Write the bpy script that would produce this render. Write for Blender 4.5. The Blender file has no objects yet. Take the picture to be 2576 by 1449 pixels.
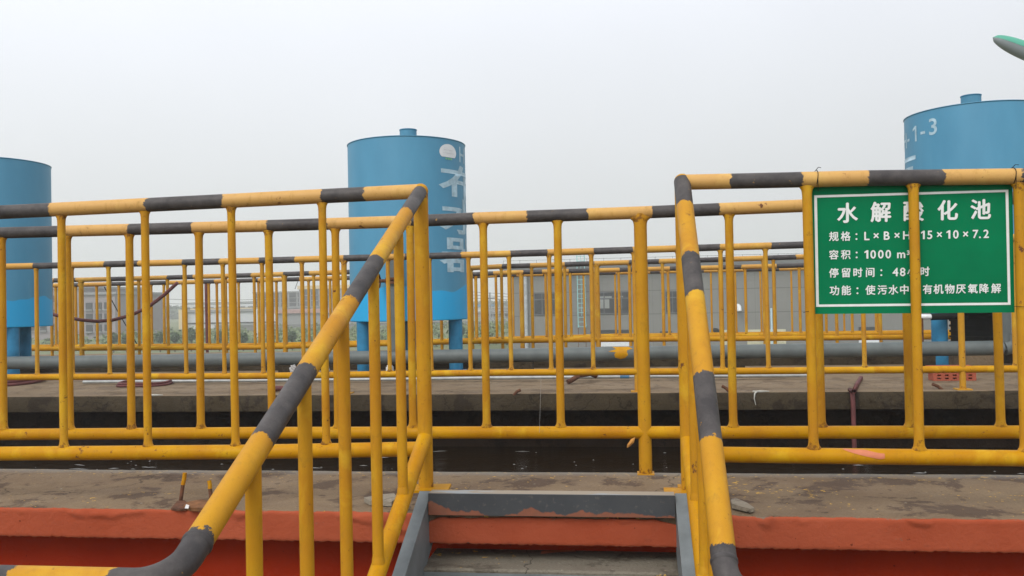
import bpy, bmesh, math, random
from mathutils import Vector, Matrix, noise
random.seed(7)
SC = bpy.context.scene
COL = SC.collection
R_ = math.radians

# ------------------------------------------------------------------ camera
# picture units: the photograph measured on a 2576 x 1449 grid
FPX, CX, CY = 2200.0, 1288.0, 724.5
YAW, PITCH, ROLL = R_(7.5), math.atan(32.5 / 2200), 0.02
CAM = Vector((0, 0, 0.71))
Hh = Vector((math.cos(YAW), math.sin(YAW), 0))
Fw = Vector((-math.sin(YAW) * math.cos(PITCH), math.cos(YAW) * math.cos(PITCH), math.sin(PITCH)))
Uu = Hh.cross(Fw)
Rt = Hh * math.cos(ROLL) - Uu * math.sin(ROLL)
Up = Hh * math.sin(ROLL) + Uu * math.cos(ROLL)
cd = bpy.data.cameras.new('camera')
cam = bpy.data.objects.new('camera', cd)
COL.objects.link(cam)
m = Matrix((Rt, Up, -Fw)).transposed().to_4x4()
m.translation = CAM
cam.matrix_world = m
cd.sensor_width = 36
cd.lens = 36 * FPX / 2576
cd.clip_start = 0.05
cd.clip_end = 2000
SC.camera = cam

# ------------------------------------------------------------------ sky and sun
SUN_EL, SUN_AZ = R_(45), R_(202)      # high cloud-veiled sun behind the camera, a little to its left
w = bpy.data.worlds.new('World')
SC.world = w
w.use_nodes = True
nt = w.node_tree
nt.nodes.clear()
N = nt.nodes.new
out = N('ShaderNodeOutputWorld'); bg = N('ShaderNodeBackground')
sky = N('ShaderNodeTexSky'); sky.sky_type = 'NISHITA'; sky.sun_disc = False
sky.sun_elevation = SUN_EL; sky.sun_rotation = SUN_AZ
sky.air_density = 2.0; sky.dust_density = 8.0
hsv = N('ShaderNodeHueSaturation'); hsv.inputs['Saturation'].default_value = 0.12
nt.links.new(sky.outputs[0], hsv.inputs['Color'])
tc = N('ShaderNodeTexCoord'); sep = N('ShaderNodeSeparateXYZ')
nt.links.new(tc.outputs['Generated'], sep.inputs[0])
ramp = N('ShaderNodeValToRGB')        # overcast cloud: palest at the zenith
cr = ramp.color_ramp
cr.elements[0].position = 0.0; cr.elements[0].color = (7.6, 7.95, 7.75, 1)
cr.elements[1].position = 1.0; cr.elements[1].color = (13.0, 13.1, 13.4, 1)
for p, c in ((0.12, (8.4, 8.7, 8.85)), (0.33, (10.2, 10.6, 11.4))):
    e = cr.elements.new(p); e.color = (*c, 1)
nt.links.new(sep.outputs['Z'], ramp.inputs[0])
# soft cloud unevenness, brighter to the left and behind the viewer
nz = N('ShaderNodeTexNoise'); nz.inputs['Scale'].default_value = 1.6; nz.inputs['Detail'].default_value = 3
nt.links.new(tc.outputs['Generated'], nz.inputs['Vector'])
mr = N('ShaderNodeMapRange'); mr.inputs['From Min'].default_value = 0.3; mr.inputs['From Max'].default_value = 0.7
mr.inputs['To Min'].default_value = 0.95; mr.inputs['To Max'].default_value = 1.05
nt.links.new(nz.outputs['Fac'], mr.inputs['Value'])
mx = N('ShaderNodeMapRange'); mx.inputs['From Min'].default_value = -0.6; mx.inputs['From Max'].default_value = 0.45
mx.inputs['To Min'].default_value = 1.06; mx.inputs['To Max'].default_value = 0.90
nt.links.new(sep.outputs['X'], mx.inputs['Value'])
my = N('ShaderNodeMapRange'); my.inputs['From Min'].default_value = -0.8; my.inputs['From Max'].default_value = 0.3
my.inputs['To Min'].default_value = 1.5; my.inputs['To Max'].default_value = 1.0
nt.links.new(sep.outputs['Y'], my.inputs['Value'])
def mul(a, b):
    n = N('ShaderNodeMath'); n.operation = 'MULTIPLY'
    nt.links.new(a, n.inputs[0]); nt.links.new(b, n.inputs[1]); return n.outputs[0]
k = mul(mul(mr.outputs[0], mx.outputs[0]), my.outputs[0])
vm = N('ShaderNodeVectorMath'); vm.operation = 'SCALE'
nt.links.new(ramp.outputs[0], vm.inputs[0]); nt.links.new(k, vm.inputs['Scale'])
mixw = N('ShaderNodeMix'); mixw.data_type = 'RGBA'; mixw.inputs['Factor'].default_value = 0.88
nt.links.new(hsv.outputs[0], mixw.inputs['A']); nt.links.new(vm.outputs[0], mixw.inputs['B'])
nt.links.new(mixw.outputs['Result'], bg.inputs['Color'])
bg.inputs['Strength'].default_value = 0.10
nt.links.new(bg.outputs[0], out.inputs[0])
sd = bpy.data.lights.new('sun', 'SUN'); sd.energy = 1.8; sd.angle = R_(30); sd.color = (1, 0.96, 0.9)
sun = bpy.data.objects.new('sun', sd); COL.objects.link(sun)
sdir = Vector((math.sin(SUN_AZ) * math.cos(SUN_EL), math.cos(SUN_AZ) * math.cos(SUN_EL), math.sin(SUN_EL)))
sun.rotation_euler = sdir.to_track_quat('Z', 'Y').to_euler()
sun.location = (0, -5, 30)
SC.view_settings.view_transform = 'Standard'
SC.view_settings.look = 'None'
SC.view_settings.exposure = 0.0
SC.view_settings.gamma = 1.0
SC.view_settings.use_curve_mapping = False
SC.cycles.max_bounces = 8
SC.cycles.volume_bounces = 1

# ------------------------------------------------------------------ geometry helpers
def ray(px, py):
    return Fw + Rt * ((px - CX) / FPX) - Up * ((py - CY) / FPX)
def atY(px, py, Y):
    d = ray(px, py); return CAM + d * (Y / d.y)
def atX(px, py, X):
    d = ray(px, py); return CAM + d * (X / d.x)
def atZ(px, py, z):
    d = ray(px, py); return CAM + d * ((z - CAM.z) / d.z)
def lerp(a, b, t): return a + (b - a) * t
def poly_y(poly, x):
    if x <= poly[0][0]: a, b = poly[0], poly[1]
    elif x >= poly[-1][0]: a, b = poly[-2], poly[-1]
    else:
        for a, b in zip(poly, poly[1:]):
            if a[0] <= x <= b[0]: break
    return a[1] + (b[1] - a[1]) * (x - a[0]) / (b[0] - a[0])

class MB:
    def __init__(s): s.v = []; s.f = []; s.mi = []; s.sm = []; s.sd = []
    def add(s, vs, fs, mi=0, smooth=False, sd=None):
        o = len(s.v); s.v += [Vector(p) for p in vs]
        s.sd += list(sd) if sd is not None else [0.0] * len(vs)
        for f in fs: s.f.append([i + o for i in f]); s.mi.append(mi); s.sm.append(smooth)
    def box(s, lo, hi, mi=0, rot=None, piv=None):
        x0, y0, z0 = lo; x1, y1, z1 = hi
        vs = [Vector(p) for p in ((x0,y0,z0),(x1,y0,z0),(x1,y1,z0),(x0,y1,z0),(x0,y0,z1),(x1,y0,z1),(x1,y1,z1),(x0,y1,z1))]
        if rot is not None:
            c = Vector(piv) if piv is not None else sum(vs, Vector()) / 8
            vs = [rot @ (p - c) + c for p in vs]
        s.add(vs, [(0,3,2,1),(4,5,6,7),(0,1,5,4),(1,2,6,5),(2,3,7,6),(3,0,4,7)], mi)
    def beam(s, a, b, wx, wz, mi=0, upv=Vector((0,0,1))):
        a = Vector(a); b = Vector(b); d = (b - a).normalized()
        sx = d.cross(upv).normalized(); sz = sx.cross(d)
        vs = []
        for p in (a, b):
            for u, q in ((-1,-1),(1,-1),(1,1),(-1,1)): vs.append(p + sx * (u * wx / 2) + sz * (q * wz / 2))
        s.add(vs, [(0,1,2,3),(7,6,5,4),(0,4,5,1),(1,5,6,2),(2,6,7,3),(3,7,4,0)], mi)
    def tube(s, pts, r, seg=14, mi=0, caps=True, sd=None):
        pts = [Vector(p) for p in pts]; n = len(pts)
        rs = r if isinstance(r, (list, tuple)) else [r] * n
        tans = []
        for i in range(n):
            t = pts[min(i+1, n-1)] - pts[max(i-1, 0)]
            tans.append(t.normalized() if t.length > 1e-9 else Vector((0,0,1)))
        ref = Vector((0,0,1)) if abs(tans[0].z) < 0.9 else Vector((1,0,0))
        u = tans[0].cross(ref).normalized()
        vs = []; sv = []
        for i in range(n):
            t = tans[i]; u = (u - t * u.dot(t)).normalized(); v = t.cross(u)
            for k in range(seg):
                a = 2 * math.pi * k / seg
                vs.append(pts[i] + (u * math.cos(a) + v * math.sin(a)) * rs[i])
                sv.append(sd[i] if sd is not None else 0.0)
        fs = [(i*seg+k, i*seg+(k+1) % seg, (i+1)*seg+(k+1) % seg, (i+1)*seg+k) for i in range(n-1) for k in range(seg)]
        s.add(vs, fs, mi, True, sv)
        if caps:
            s.add(vs[:seg], [tuple(reversed(range(seg)))], mi, False, sv[:seg])
            s.add(vs[-seg:], [tuple(range(seg))], mi, False, sv[-seg:])
    def lathe(s, c, prof, seg=48, mi=0, smooth=True):
        c = Vector(c); vs = []
        for r, z in prof:
            for k in range(seg):
                a = 2 * math.pi * k / seg; vs.append(c + Vector((r*math.cos(a), r*math.sin(a), z)))
        n = len(prof)
        fs = [(i*seg+k, i*seg+(k+1) % seg, (i+1)*seg+(k+1) % seg, (i+1)*seg+k) for i in range(n-1) for k in range(seg)]
        s.add(vs, fs, mi, smooth)
    def build(s, name, mats, parent=None):
        org = ORG.get(parent.name, Vector()) if parent else Vector()
        me = bpy.data.meshes.new(name)
        me.from_pydata([tuple(p - org) for p in s.v], [], s.f)
        mats = mats if isinstance(mats, (list, tuple)) else [mats]
        for mm in mats: me.materials.append(mm)
        me.polygons.foreach_set('material_index', s.mi)
        me.polygons.foreach_set('use_smooth', s.sm)
        if any(s.sd):
            a = me.attributes.new('sd', 'FLOAT', 'POINT'); a.data.foreach_set('value', s.sd)
        me.update()
        o = bpy.data.objects.new(name, me); COL.objects.link(o)
        if parent: o.parent = parent
        ORG[o.name] = org
        return o
ORG = {}
def tag(o, label, cat=None, group=None, kind=None):
    o['label'] = label
    if cat: o['category'] = cat
    if group: o['group'] = group
    if kind: o['kind'] = kind
    return o
def thing(name, label, cat, loc, group=None):
    o = bpy.data.objects.new(name, None); COL.objects.link(o); o.location = loc
    o.empty_display_size = 0.1
    ORG[o.name] = Vector(loc)
    return tag(o, label, cat, group)
def struct(o, label, cat=None): return tag(o, label, cat, kind='structure')

# ------------------------------------------------------------------ materials
class NT:
    def __init__(s, name):
        s.m = bpy.data.materials.new(name); s.m.use_nodes = True; s.t = s.m.node_tree
        s.b = s.t.nodes['Principled BSDF']; s.tc = None
    def n(s, t, **kw):
        x = s.t.nodes.new(t)
        for k, v in kw.items():
            if k.startswith('_'): setattr(x, k[1:], v)
            else: x.inputs[k.replace('__', ' ')].default_value = v
        return x
    def l(s, a, b): s.t.links.new(a, b)
    def obj(s):
        if not s.tc: s.tc = s.n('ShaderNodeTexCoord')
        return s.tc.outputs['Object']
    def geo(s): return s.n('ShaderNodeNewGeometry').outputs['Position']
    def mapv(s, src, scale):
        q = s.n('ShaderNodeMapping'); q.inputs['Scale'].default_value = scale
        s.l(src, q.inputs['Vector']); return q.outputs[0]
    def noise(s, vec, scale, detail=4, rough=0.55, dist=0.0):
        q = s.n('ShaderNodeTexNoise', Scale=scale, Detail=detail, Roughness=rough, Distortion=dist)
        s.l(vec, q.inputs['Vector']); return q.outputs['Fac']
    def rng(s, v, a, b, c=0.0, d=1.0, smooth=False):
        q = s.n('ShaderNodeMapRange'); q.inputs['From Min'].default_value = a; q.inputs['From Max'].default_value = b
        q.inputs['To Min'].default_value = c; q.inputs['To Max'].default_value = d
        if smooth: q.interpolation_type = 'SMOOTHSTEP'
        s.l(v, q.inputs['Value']); return q.outputs[0]
    def math(s, op, a, b=None, c=None):
        q = s.n('ShaderNodeMath', _operation=op)
        for i, x in enumerate((a, b, c)):
            if x is None: continue
            if isinstance(x, (int, float)): q.inputs[i].default_value = x
            else: s.l(x, q.inputs[i])
        return q.outputs[0]
    def mix(s, fac, a, b):
        q = s.n('ShaderNodeMix', _data_type='RGBA')
        for nm, x in (('Factor', fac), ('A', a), ('B', b)):
            if isinstance(x, (int, float)): q.inputs[nm].default_value = x
            elif isinstance(x, tuple): q.inputs[nm].default_value = (*x, 1)
            else: s.l(x, q.inputs[nm])
        return q.outputs['Result']
    def sepz(s, v):
        q = s.n('ShaderNodeSeparateXYZ'); s.l(v, q.inputs[0]); return q.outputs
    def bump(s, h, strength=0.3, dist=0.002):
        q = s.n('ShaderNodeBump', Strength=strength, Distance=dist); s.l(h, q.inputs['Height']); s.l(q.outputs[0], s.b.inputs['Normal'])
    def col(s, c):
        if isinstance(c, tuple): s.b.inputs['Base Color'].default_value = (*c, 1)
        else: s.l(c, s.b.inputs['Base Color'])
    def rough(s, r):
        if isinstance(r, (int, float)): s.b.inputs['Roughness'].default_value = r
        else: s.l(r, s.b.inputs['Roughness'])

def simple(name, c, rough=0.6, metal=0.0, var=0.25, scale=6.0, bump=0.0, spec=0.25):
    t = NT(name); p = t.geo()
    f = t.noise(p, scale, 5, 0.6)
    t.col(t.mix(t.rng(f, 0.3, 0.7), tuple(x * (1 - var) for x in c), tuple(min(1, x * (1 + var)) for x in c)))
    t.rough(rough); t.b.inputs['Metallic'].default_value = metal
    t.b.inputs['Specular IOR Level'].default_value = spec
    if bump: t.bump(t.noise(p, scale * 8, 4), bump, 0.003)
    return t.m

YEL = (0.47, 0.238, 0.0015); YEL2 = (0.385, 0.160, 0.0015); YGLARE = (0.52, 0.31, 0.115)  # last tone: yellow washed out by lens glare, mixed into the paint colour
BLK = (0.040, 0.036, 0.037)
def yellow_nodes(t, p, glare=0.0):
    a = tuple(lerp(x, y, glare) for x, y in zip(YEL, YGLARE)); b = tuple(lerp(x, y, glare) for x, y in zip(YEL2, YGLARE))
    c = t.mix(t.rng(t.noise(p, 5.0, 4, 0.6), 0.32, 0.68), a, b)
    c = t.mix(t.rng(t.noise(t.mapv(p, (6, 6, 1.2)), 9.0, 5, 0.7), 0.54, 0.74, 0, 0.5), c, (0.27, 0.135, 0.012))   # grime
    c = t.mix(t.rng(t.noise(t.mapv(p, (1.5, 1.5, 1)), 3.3, 5, 0.65, 0.5), 0.54, 0.64, 0, 0.55), c, tuple(lerp(x, y, glare) for x, y in zip((0.56, 0.34, 0.012), (0.58, 0.37, 0.14))))   # touched-up patches
    c = t.mix(t.rng(t.noise(p, 17.0, 6, 0.75), 0.58, 0.75, 0, 0.45), c, (0.20, 0.115, 0.02))   # smudges
    sp = t.rng(t.noise(p, 95.0, 2, 0.5), 0.70, 0.76)
    c = t.mix(t.math('MULTIPLY', sp, 0.55), c, (0.16, 0.075, 0.02))                                              # pits
    ru = t.math('MULTIPLY', t.rng(t.noise(p, 24.0, 6, 0.72), 0.63, 0.66), t.rng(t.noise(p, 3.1, 2), 0.46, 0.55))
    return t.mix(ru, c, (0.12, 0.045, 0.018))                                                                    # rust chips
def yellow(name, glare, joints=False):
    t = NT(name); p = t.geo(); c = yellow_nodes(t, p, glare)
    if joints:            # rust and trapped dirt round the welds
        at = t.n('ShaderNodeAttribute', _attribute_name='sd').outputs['Fac']
        q = t.math('ADD', t.math('MULTIPLY', at, 0.28), t.noise(p, 38, 5, 0.7))
        c = t.mix(t.rng(q, 0.76, 0.84, 0, 0.85), c, (0.15, 0.06, 0.012))
    t.col(c); t.rough(t.rng(t.noise(p, 12, 3), 0.3, 0.7, 0.42, 0.62))
    t.b.inputs['Specular IOR Level'].default_value = 0.12
    t.bump(t.math('ADD', t.noise(p, 150, 4, 0.65), t.math('MULTIPLY', t.noise(p, 30, 4, 0.6), 1.2)), 0.32, 0.002)
    return t.m
def striped(name, glare):
    t = NT(name); p = t.geo()
    y = yellow_nodes(t, p, glare)
    at = t.n('ShaderNodeAttribute', _attribute_name='sd').outputs['Fac']
    j = t.math('MULTIPLY', t.math('SUBTRACT', t.noise(p, 24, 5, 0.7), 0.5), 0.050)
    k = t.math('ADD', t.math('ADD', at, j), t.math('MULTIPLY', t.math('SUBTRACT', t.noise(p, 130, 3, 0.7), 0.5), 0.022))
    f = t.rng(k, -0.0012, 0.0012)
    chip = t.rng(t.noise(p, 34, 5, 0.72), 0.665, 0.685)
    bl = t.mix(t.rng(t.noise(p, 11, 6, 0.75), 0.38, 0.68), BLK, (0.085, 0.076, 0.073))
    bl = t.mix(t.math('MULTIPLY', chip, 0.8), bl, y)
    t.col(t.mix(f, y, bl)); t.rough(t.rng(t.noise(p, 12, 3), 0.3, 0.7, 0.40, 0.6))
    t.b.inputs['Specular IOR Level'].default_value = 0.2
    t.bump(t.noise(p, 140, 4, 0.6), 0.2, 0.0015)
    return t.m
M = {}
M['yellow'] = yellow('yellow_paint', 0.0)
M['yellow_post'] = yellow('yellow_paint_post', 0.08, True)
M['yellow_far'] = yellow('yellow_paint_far', 0.15, True)
M['stripe'] = striped('black_yellow_paint', 0.75)  # top rails: glare wash painted in as a paler yellow
M['stripe_stair'] = striped('black_yellow_paint_bright', 0.06)
M['stripe_far'] = striped('black_yellow_paint_far', 0.4)  # far top rails carry a weaker share of the painted glare
M['grey_steel'] = simple('grey_steel_paint', (0.15, 0.168, 0.175), 0.5, 0, 0.22, 9, 0.15)
M['grey_pipe'] = simple('grey_pipe_paint', (0.098, 0.112, 0.11), 0.5, 0, 0.2, 5, 0.1)
M['bag'] = simple('grubby_clear_plastic', (0.33, 0.32, 0.31), 0.5, 0, 0.3, 25)
M['dark_steel'] = simple('dark_steel', (0.012, 0.013, 0.012), 0.6, 0, 0.3, 9, 0, 0.1)
M['galv'] = simple('galvanised_steel', (0.33, 0.34, 0.33), 0.45, 0.3, 0.2, 14)
M['rust'] = simple('rusty_iron', (0.10, 0.042, 0.022), 0.85, 0, 0.5, 40, 0.5)
M['maroon'] = simple('maroon_rubber', (0.125, 0.042, 0.040), 0.6, 0, 0.35, 12, 0.1)
M['white_plastic'] = simple('white_plastic', (0.62, 0.62, 0.62), 0.4, 0, 0.2, 20)
M['cream'] = simple('cream_panel', (0.46, 0.44, 0.31), 0.6, 0, 0.15, 2)
M['aqua'] = simple('aqua_paint', (0.25, 0.50, 0.50), 0.5, 0, 0.15, 3)
M['pale_blue'] = simple('pale_blue_pipe', (0.42, 0.55, 0.60), 0.5, 0, 0.1, 3)
M['blue_tape'] = simple('blue_tape', (0.05, 0.14, 0.24), 0.5, 0, 0.2, 20)
M['blue_leg'] = simple('blue_leg_paint', (0.025, 0.17, 0.31), 0.5, 0, 0.3, 6, 0.1)
M['sign_green'] = simple('green_sign_sheet', (0.001, 0.150, 0.060), 0.6, 0, 0.10, 5, 0.06, 0.05)
M['sign_white'] = simple('white_sign_print', (0.66, 0.68, 0.67), 0.55, 0, 0.06, 40)
M['tank_white'] = simple('worn_white_lettering', (0.34, 0.48, 0.56), 0.6, 0, 0.22, 14)
M['sticker'] = simple('white_sticker', (0.62, 0.64, 0.66), 0.5, 0, 0.08, 12)
M['pink_spot'] = simple('pink_overpaint', (0.50, 0.165, 0.085), 0.6, 0, 0.1, 30)
M['rag'] = simple('white_plaster_dribble', (0.38, 0.37, 0.33), 0.8, 0, 0.2, 30)
M['lamp_green'] = simple('lamp_green_paint', (0.075, 0.32, 0.23), 0.4, 0, 0.1, 4)
M['lamp_glass'] = simple('lamp_lens', (0.22, 0.25, 0.26), 0.3, 0, 0.1, 4)

def concrete(name, c1, c2, stain, flecks=False, back=None):
    t = NT(name); p = t.geo()
    c = t.mix(t.rng(t.noise(p, 2.2, 8, 0.68), 0.34, 0.66), c1, c2)
    st = t.rng(t.noise(p, 3.6, 9, 0.68, 0.3), 0.53, 0.57)
    c = t.mix(t.math('MULTIPLY', st, 0.85), c, stain)                                      # damp scuffs
    st2 = t.rng(t.noise(p, 11.0, 7, 0.7, 0.2), 0.60, 0.63)
    c = t.mix(t.math('MULTIPLY', st2, 0.6), c, tuple(x * 0.75 for x in stain))
    c = t.mix(t.rng(t.noise(p, 110, 4, 0.8), 0.48, 0.70, 0, 0.55), c, tuple(x * 0.5 for x in c1))   # grit
    c = t.mix(t.rng(t.noise(p, 60, 2, 0.5), 0.68, 0.74, 0, 0.5), c, tuple(min(1, x * 1.7) for x in c2))
    vo = t.n('ShaderNodeTexVoronoi', _feature='DISTANCE_TO_EDGE', Scale=0.85); wv = t.n('ShaderNodeVectorMath', _operation='ADD')
    dn = t.n('ShaderNodeTexNoise', Scale=2.2, Detail=6.0); t.l(p, dn.inputs['Vector']); t.l(p, wv.inputs[0]); t.l(dn.outputs['Color'], wv.inputs[1]); t.l(wv.outputs[0], vo.inputs['Vector'])
    c = t.mix(t.rng(vo.outputs['Distance'], 0.0015, 0.0045, 0.75, 0.0), c, tuple(x * 0.3 for x in c1))                # hairline cracks
    if flecks:
        xyz = t.sepz(p)
        dens = t.math('MAXIMUM', t.rng(xyz[1], 3.36, 3.62, 0.0, 0.125), t.rng(t.noise(p, 1.7, 2), 0.45, 0.70, 0.0, 0.13))
        fl = t.noise(t.mapv(p, (1, 1.3, 1)), 34, 3, 0.6)
        f = t.rng(t.math('ADD', fl, dens), 0.715, 0.73)
        c = t.mix(t.math('MULTIPLY', f, 0.85), c, (0.60, 0.36, 0.06))                      # dripped yellow paint
    if back is not None:
        xyz = t.sepz(p)
        e = t.math('ADD', xyz[1], t.math('MULTIPLY', t.noise(p, 5, 4), 0.12))
        c = t.mix(t.rng(e, back - 0.02, back + 0.05, 0, 0.6), c, (0.20, 0.195, 0.18))
    t.col(c); t.rough(t.rng(t.noise(p, 3.2, 4), 0.3, 0.7, 0.6, 0.9)); t.b.inputs['Specular IOR Level'].default_value = 0.15
    h = t.math('ADD', t.noise(p, 24, 8, 0.7), t.math('MULTIPLY', t.noise(p, 5, 3), 0.8))
    t.bump(h, 0.8, 0.014)
    return t.m
M['concrete'] = concrete('walkway_concrete', (0.155, 0.104, 0.064), (0.225, 0.163, 0.101), (0.078, 0.050, 0.035), True, 3.60)
M['concrete_far'] = concrete('slab_concrete', (0.175, 0.123, 0.075), (0.22, 0.164, 0.105), (0.128, 0.09, 0.056))
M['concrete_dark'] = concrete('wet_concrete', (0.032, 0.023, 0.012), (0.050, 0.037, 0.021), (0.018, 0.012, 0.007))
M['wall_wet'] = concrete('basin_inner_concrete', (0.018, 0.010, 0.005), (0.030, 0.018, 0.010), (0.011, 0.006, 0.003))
M['tread'] = concrete('tread_concrete', (0.155, 0.135, 0.105), (0.21, 0.19, 0.15), (0.10, 0.085, 0.065), True)
M['chip'] = concrete('broken_mortar', (0.22, 0.19, 0.145), (0.29, 0.255, 0.20), (0.17, 0.14, 0.11))

def plaster(name, c1, c2, dirt):
    t = NT(name); p = t.geo()
    c = t.mix(t.rng(t.noise(p, 3.0, 5, 0.6), 0.3, 0.7), c1, c2)
    c = t.mix(t.rng(t.noise(p, 14, 6, 0.7), 0.60, 0.75, 0, 0.5), c, dirt)
    c = t.mix(t.rng(t.noise(p, 55, 2, 0.5), 0.72, 0.76, 0, 0.8), c, tuple(x * 0.35 for x in c1))
    if name == 'faded_red_plaster':
        xyz = t.sepz(p); zz = t.math('ADD', xyz[2], t.math('MULTIPLY', t.math('SUBTRACT', t.noise(p, 7, 6, 0.7), 0.5), 0.075))
        c = t.mix(t.rng(zz, 0.006, 0.010), c, (0.17, 0.13, 0.095))        # plaster flaked off the arris
        c = t.mix(t.rng(t.noise(t.mapv(p, (1, 1, 2)), 10, 7, 0.75), 0.655, 0.665, 0, 0.8), c, (0.19, 0.10, 0.065))
    t.col(c); t.rough(0.85); t.b.inputs['Specular IOR Level'].default_value = 0.12
    t.bump(t.math('ADD', t.noise(p, 60, 6, 0.7), t.noise(p, 14, 4, 0.6)), 0.55, 0.006)
    return t.m
M['red_band'] = plaster('faded_red_plaster', (0.285, 0.054, 0.022), (0.345, 0.078, 0.036), (0.22, 0.062, 0.034))
M['red_wall'] = plaster('deep_red_wall_paint', (0.25, 0.016, 0.002), (0.31, 0.024, 0.004), (0.19, 0.02, 0.005))

def nosing_mat():
    t = NT('grey_nosing_with_red_overspill'); p = t.geo(); xyz = t.sepz(p)
    g = t.mix(t.rng(t.noise(p, 9, 5), 0.3, 0.7), (0.030, 0.034, 0.040), (0.046, 0.050, 0.055))
    g = t.mix(t.rng(t.noise(p, 70, 3), 0.6, 0.75, 0, 0.4), g, (0.13, 0.12, 0.10))
    lim = t.rng(t.noise(t.mapv(p, (1, 0, 0)), 3.6, 4, 0.55), 0.36, 0.72, -0.012, 0.062)
    h = t.math('SUBTRACT', t.math('ADD', lim, t.math('MULTIPLY', t.math('SUBTRACT', t.noise(p, 60, 4), 0.5), 0.016)), xyz[2])
    c = t.mix(t.math('MULTIPLY', t.rng(h, 0.0, 0.004), 0.92), g, t.mix(t.noise(p, 30, 4), (0.13, 0.055, 0.030), (0.29, 0.08, 0.035)))
    t.col(c); t.rough(0.6); t.bump(t.noise(p, 120, 4), 0.25, 0.002)
    return t.m
M['nosing'] = nosing_mat()
def flange_mat():
    t = NT('cement_smeared_flange'); p = t.geo()
    f = t.rng(t.noise(t.mapv(p, (1, 4, 1)), 4, 5, 0.6), 0.40, 0.46)
    t.col(t.mix(f, (0.26, 0.28, 0.29), (0.27, 0.225, 0.17))); t.rough(0.7); t.bump(t.noise(p, 50, 5), 0.4, 0.004); return t.m
M['flange'] = flange_mat()

def tank_mat(name, zpatch, seed):
    t = NT(name); p = t.geo(); xyz = t.sepz(p)
    c = t.mix(t.rng(t.noise(t.mapv(p, (1.5, 1.5, 0.6)), 2.2, 5, 0.6), 0.3, 0.7), (0.046, 0.208, 0.340), (0.062, 0.245, 0.388))
    c = t.mix(t.rng(t.noise(t.mapv(p, (4, 4, 0.5)), 3.1, 4, 0.6), 0.62, 0.78, 0, 0.35), c, (0.13, 0.32, 0.43))  # chalky runs
    ang = t.noise(t.mapv(p, (1, 1, 0.2)), 2.1, 2, 0.5)
    lim = t.math('ADD', t.math('MULTIPLY', ang, 0.35), zpatch - 0.15)
    c = t.mix(t.rng(t.math('SUBTRACT', lim, xyz[2]), 0.0, 0.014, 0, 0.92), c, (0.006, 0.33, 0.64))                # repainted lower band
    c = t.mix(t.rng(t.noise(p, 120, 3), 0.55, 0.8, 0, 0.3), c, (0.05, 0.18, 0.27))
    t.col(c); t.rough(0.5); t.bump(t.noise(p, 30, 3), 0.08, 0.003)
    return t.m
M['tank'] = tank_mat('weathered_blue_tank_paint', 0.84, 0)

M['weld'] = simple('painted_weld', (0.05, 0.045, 0.045), 0.6, 0, 0.3, 30)
M['tank_cap'] = simple('weathered_blue_cap_paint', (0.058, 0.19, 0.28), 0.5, 0, 0.15, 6)
def water_mat():
    t = NT('black_sewage_water'); p = t.geo()
    t.col((0.012, 0.007, 0.003)); t.rough(0.06); t.b.inputs['IOR'].default_value = 1.33
    h = t.math('ADD', t.noise(t.mapv(p, (2.2, 5, 1)), 3.0, 6, 0.62), t.math('MULTIPLY', t.noise(t.mapv(p, (1, 2.5, 1)), 14.0, 4), 0.35))
    t.b.inputs['Specular IOR Level'].default_value = 0.3; t.bump(h, 0.55, 0.03)
    return t.m
M['water'] = water_mat()
M['foam_glints'] = simple('water_foam_glints', (0.20, 0.20, 0.195), 0.5, 0, 0.2, 30)  # pale tone for foam and for painted glints on the water

def ground_mat():
    t = NT('meadow_ground'); p = t.geo()
    c = t.mix(t.rng(t.noise(p, 0.12, 6, 0.65), 0.35, 0.65), (0.10, 0.125, 0.045), (0.16, 0.165, 0.085))
    c = t.mix(t.rng(t.noise(p, 0.9, 5, 0.65), 0.5, 0.7), c, (0.085, 0.12, 0.035))
    t.col(c); t.rough(0.95); t.bump(t.noise(p, 3, 5), 0.6, 0.3); return t.m
M['ground'] = ground_mat()
def leaf(name, a, b):
    t = NT(name); p = t.geo()
    t.col(t.mix(t.rng(t.noise(p, 1.3, 4), 0.3, 0.7), a, b)); t.rough(0.8); return t.m
M['leaf'] = leaf('young_tree_leaves', (0.035, 0.065, 0.028), (0.07, 0.105, 0.05))
M['shrub'] = leaf('shrub_leaves', (0.085, 0.125, 0.045), (0.15, 0.19, 0.08))
M['wood'] = leaf('far_wood_leaves', (0.05, 0.075, 0.045), (0.09, 0.115, 0.075))
M['bark'] = simple('bark', (0.09, 0.07, 0.05), 0.9, 0, 0.3, 10)

def panel_wall(name, c, lines=None, vstep=None, dirt=0.12):
    t = NT(name); p = t.geo(); xyz = t.sepz(p)
    q = t.mix(t.rng(t.noise(t.mapv(p, (1, 1, 0.5)), 0.35, 6, 0.65), 0.3, 0.7), tuple(x * (1 - dirt) for x in c), tuple(x * (1 + dirt) for x in c))
    q = t.mix(t.rng(t.noise(t.mapv(p, (2, 1, 0.3)), 1.2, 6, 0.7), 0.58, 0.8, 0, 0.4), q, tuple(x * 0.62 for x in c))
    if lines:
        for z in lines:
            d = t.math('ABSOLUTE', t.math('SUBTRACT', xyz[2], z))
            q = t.mix(t.rng(d, 0.012, 0.03, 0.75, 0.0), q, tuple(x * 0.35 for x in c))
    if vstep:
        d = t.math('ABSOLUTE', t.math('SUBTRACT', t.math('FRACT', t.math('DIVIDE', xyz[0], vstep)), 0.5))
        q = t.mix(t.rng(d, 0.0, 0.006, 0.6, 0.0), q, tuple(x * 0.4 for x in c))
    t.col(q); t.rough(0.85); return t.m
def glass(name, c, rough=0.12):
    t = NT(name); t.col(c); t.rough(rough); return t.m
M['pane_dark'] = glass('dark_window_glass', (0.022, 0.024, 0.026), 0.3)
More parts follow.
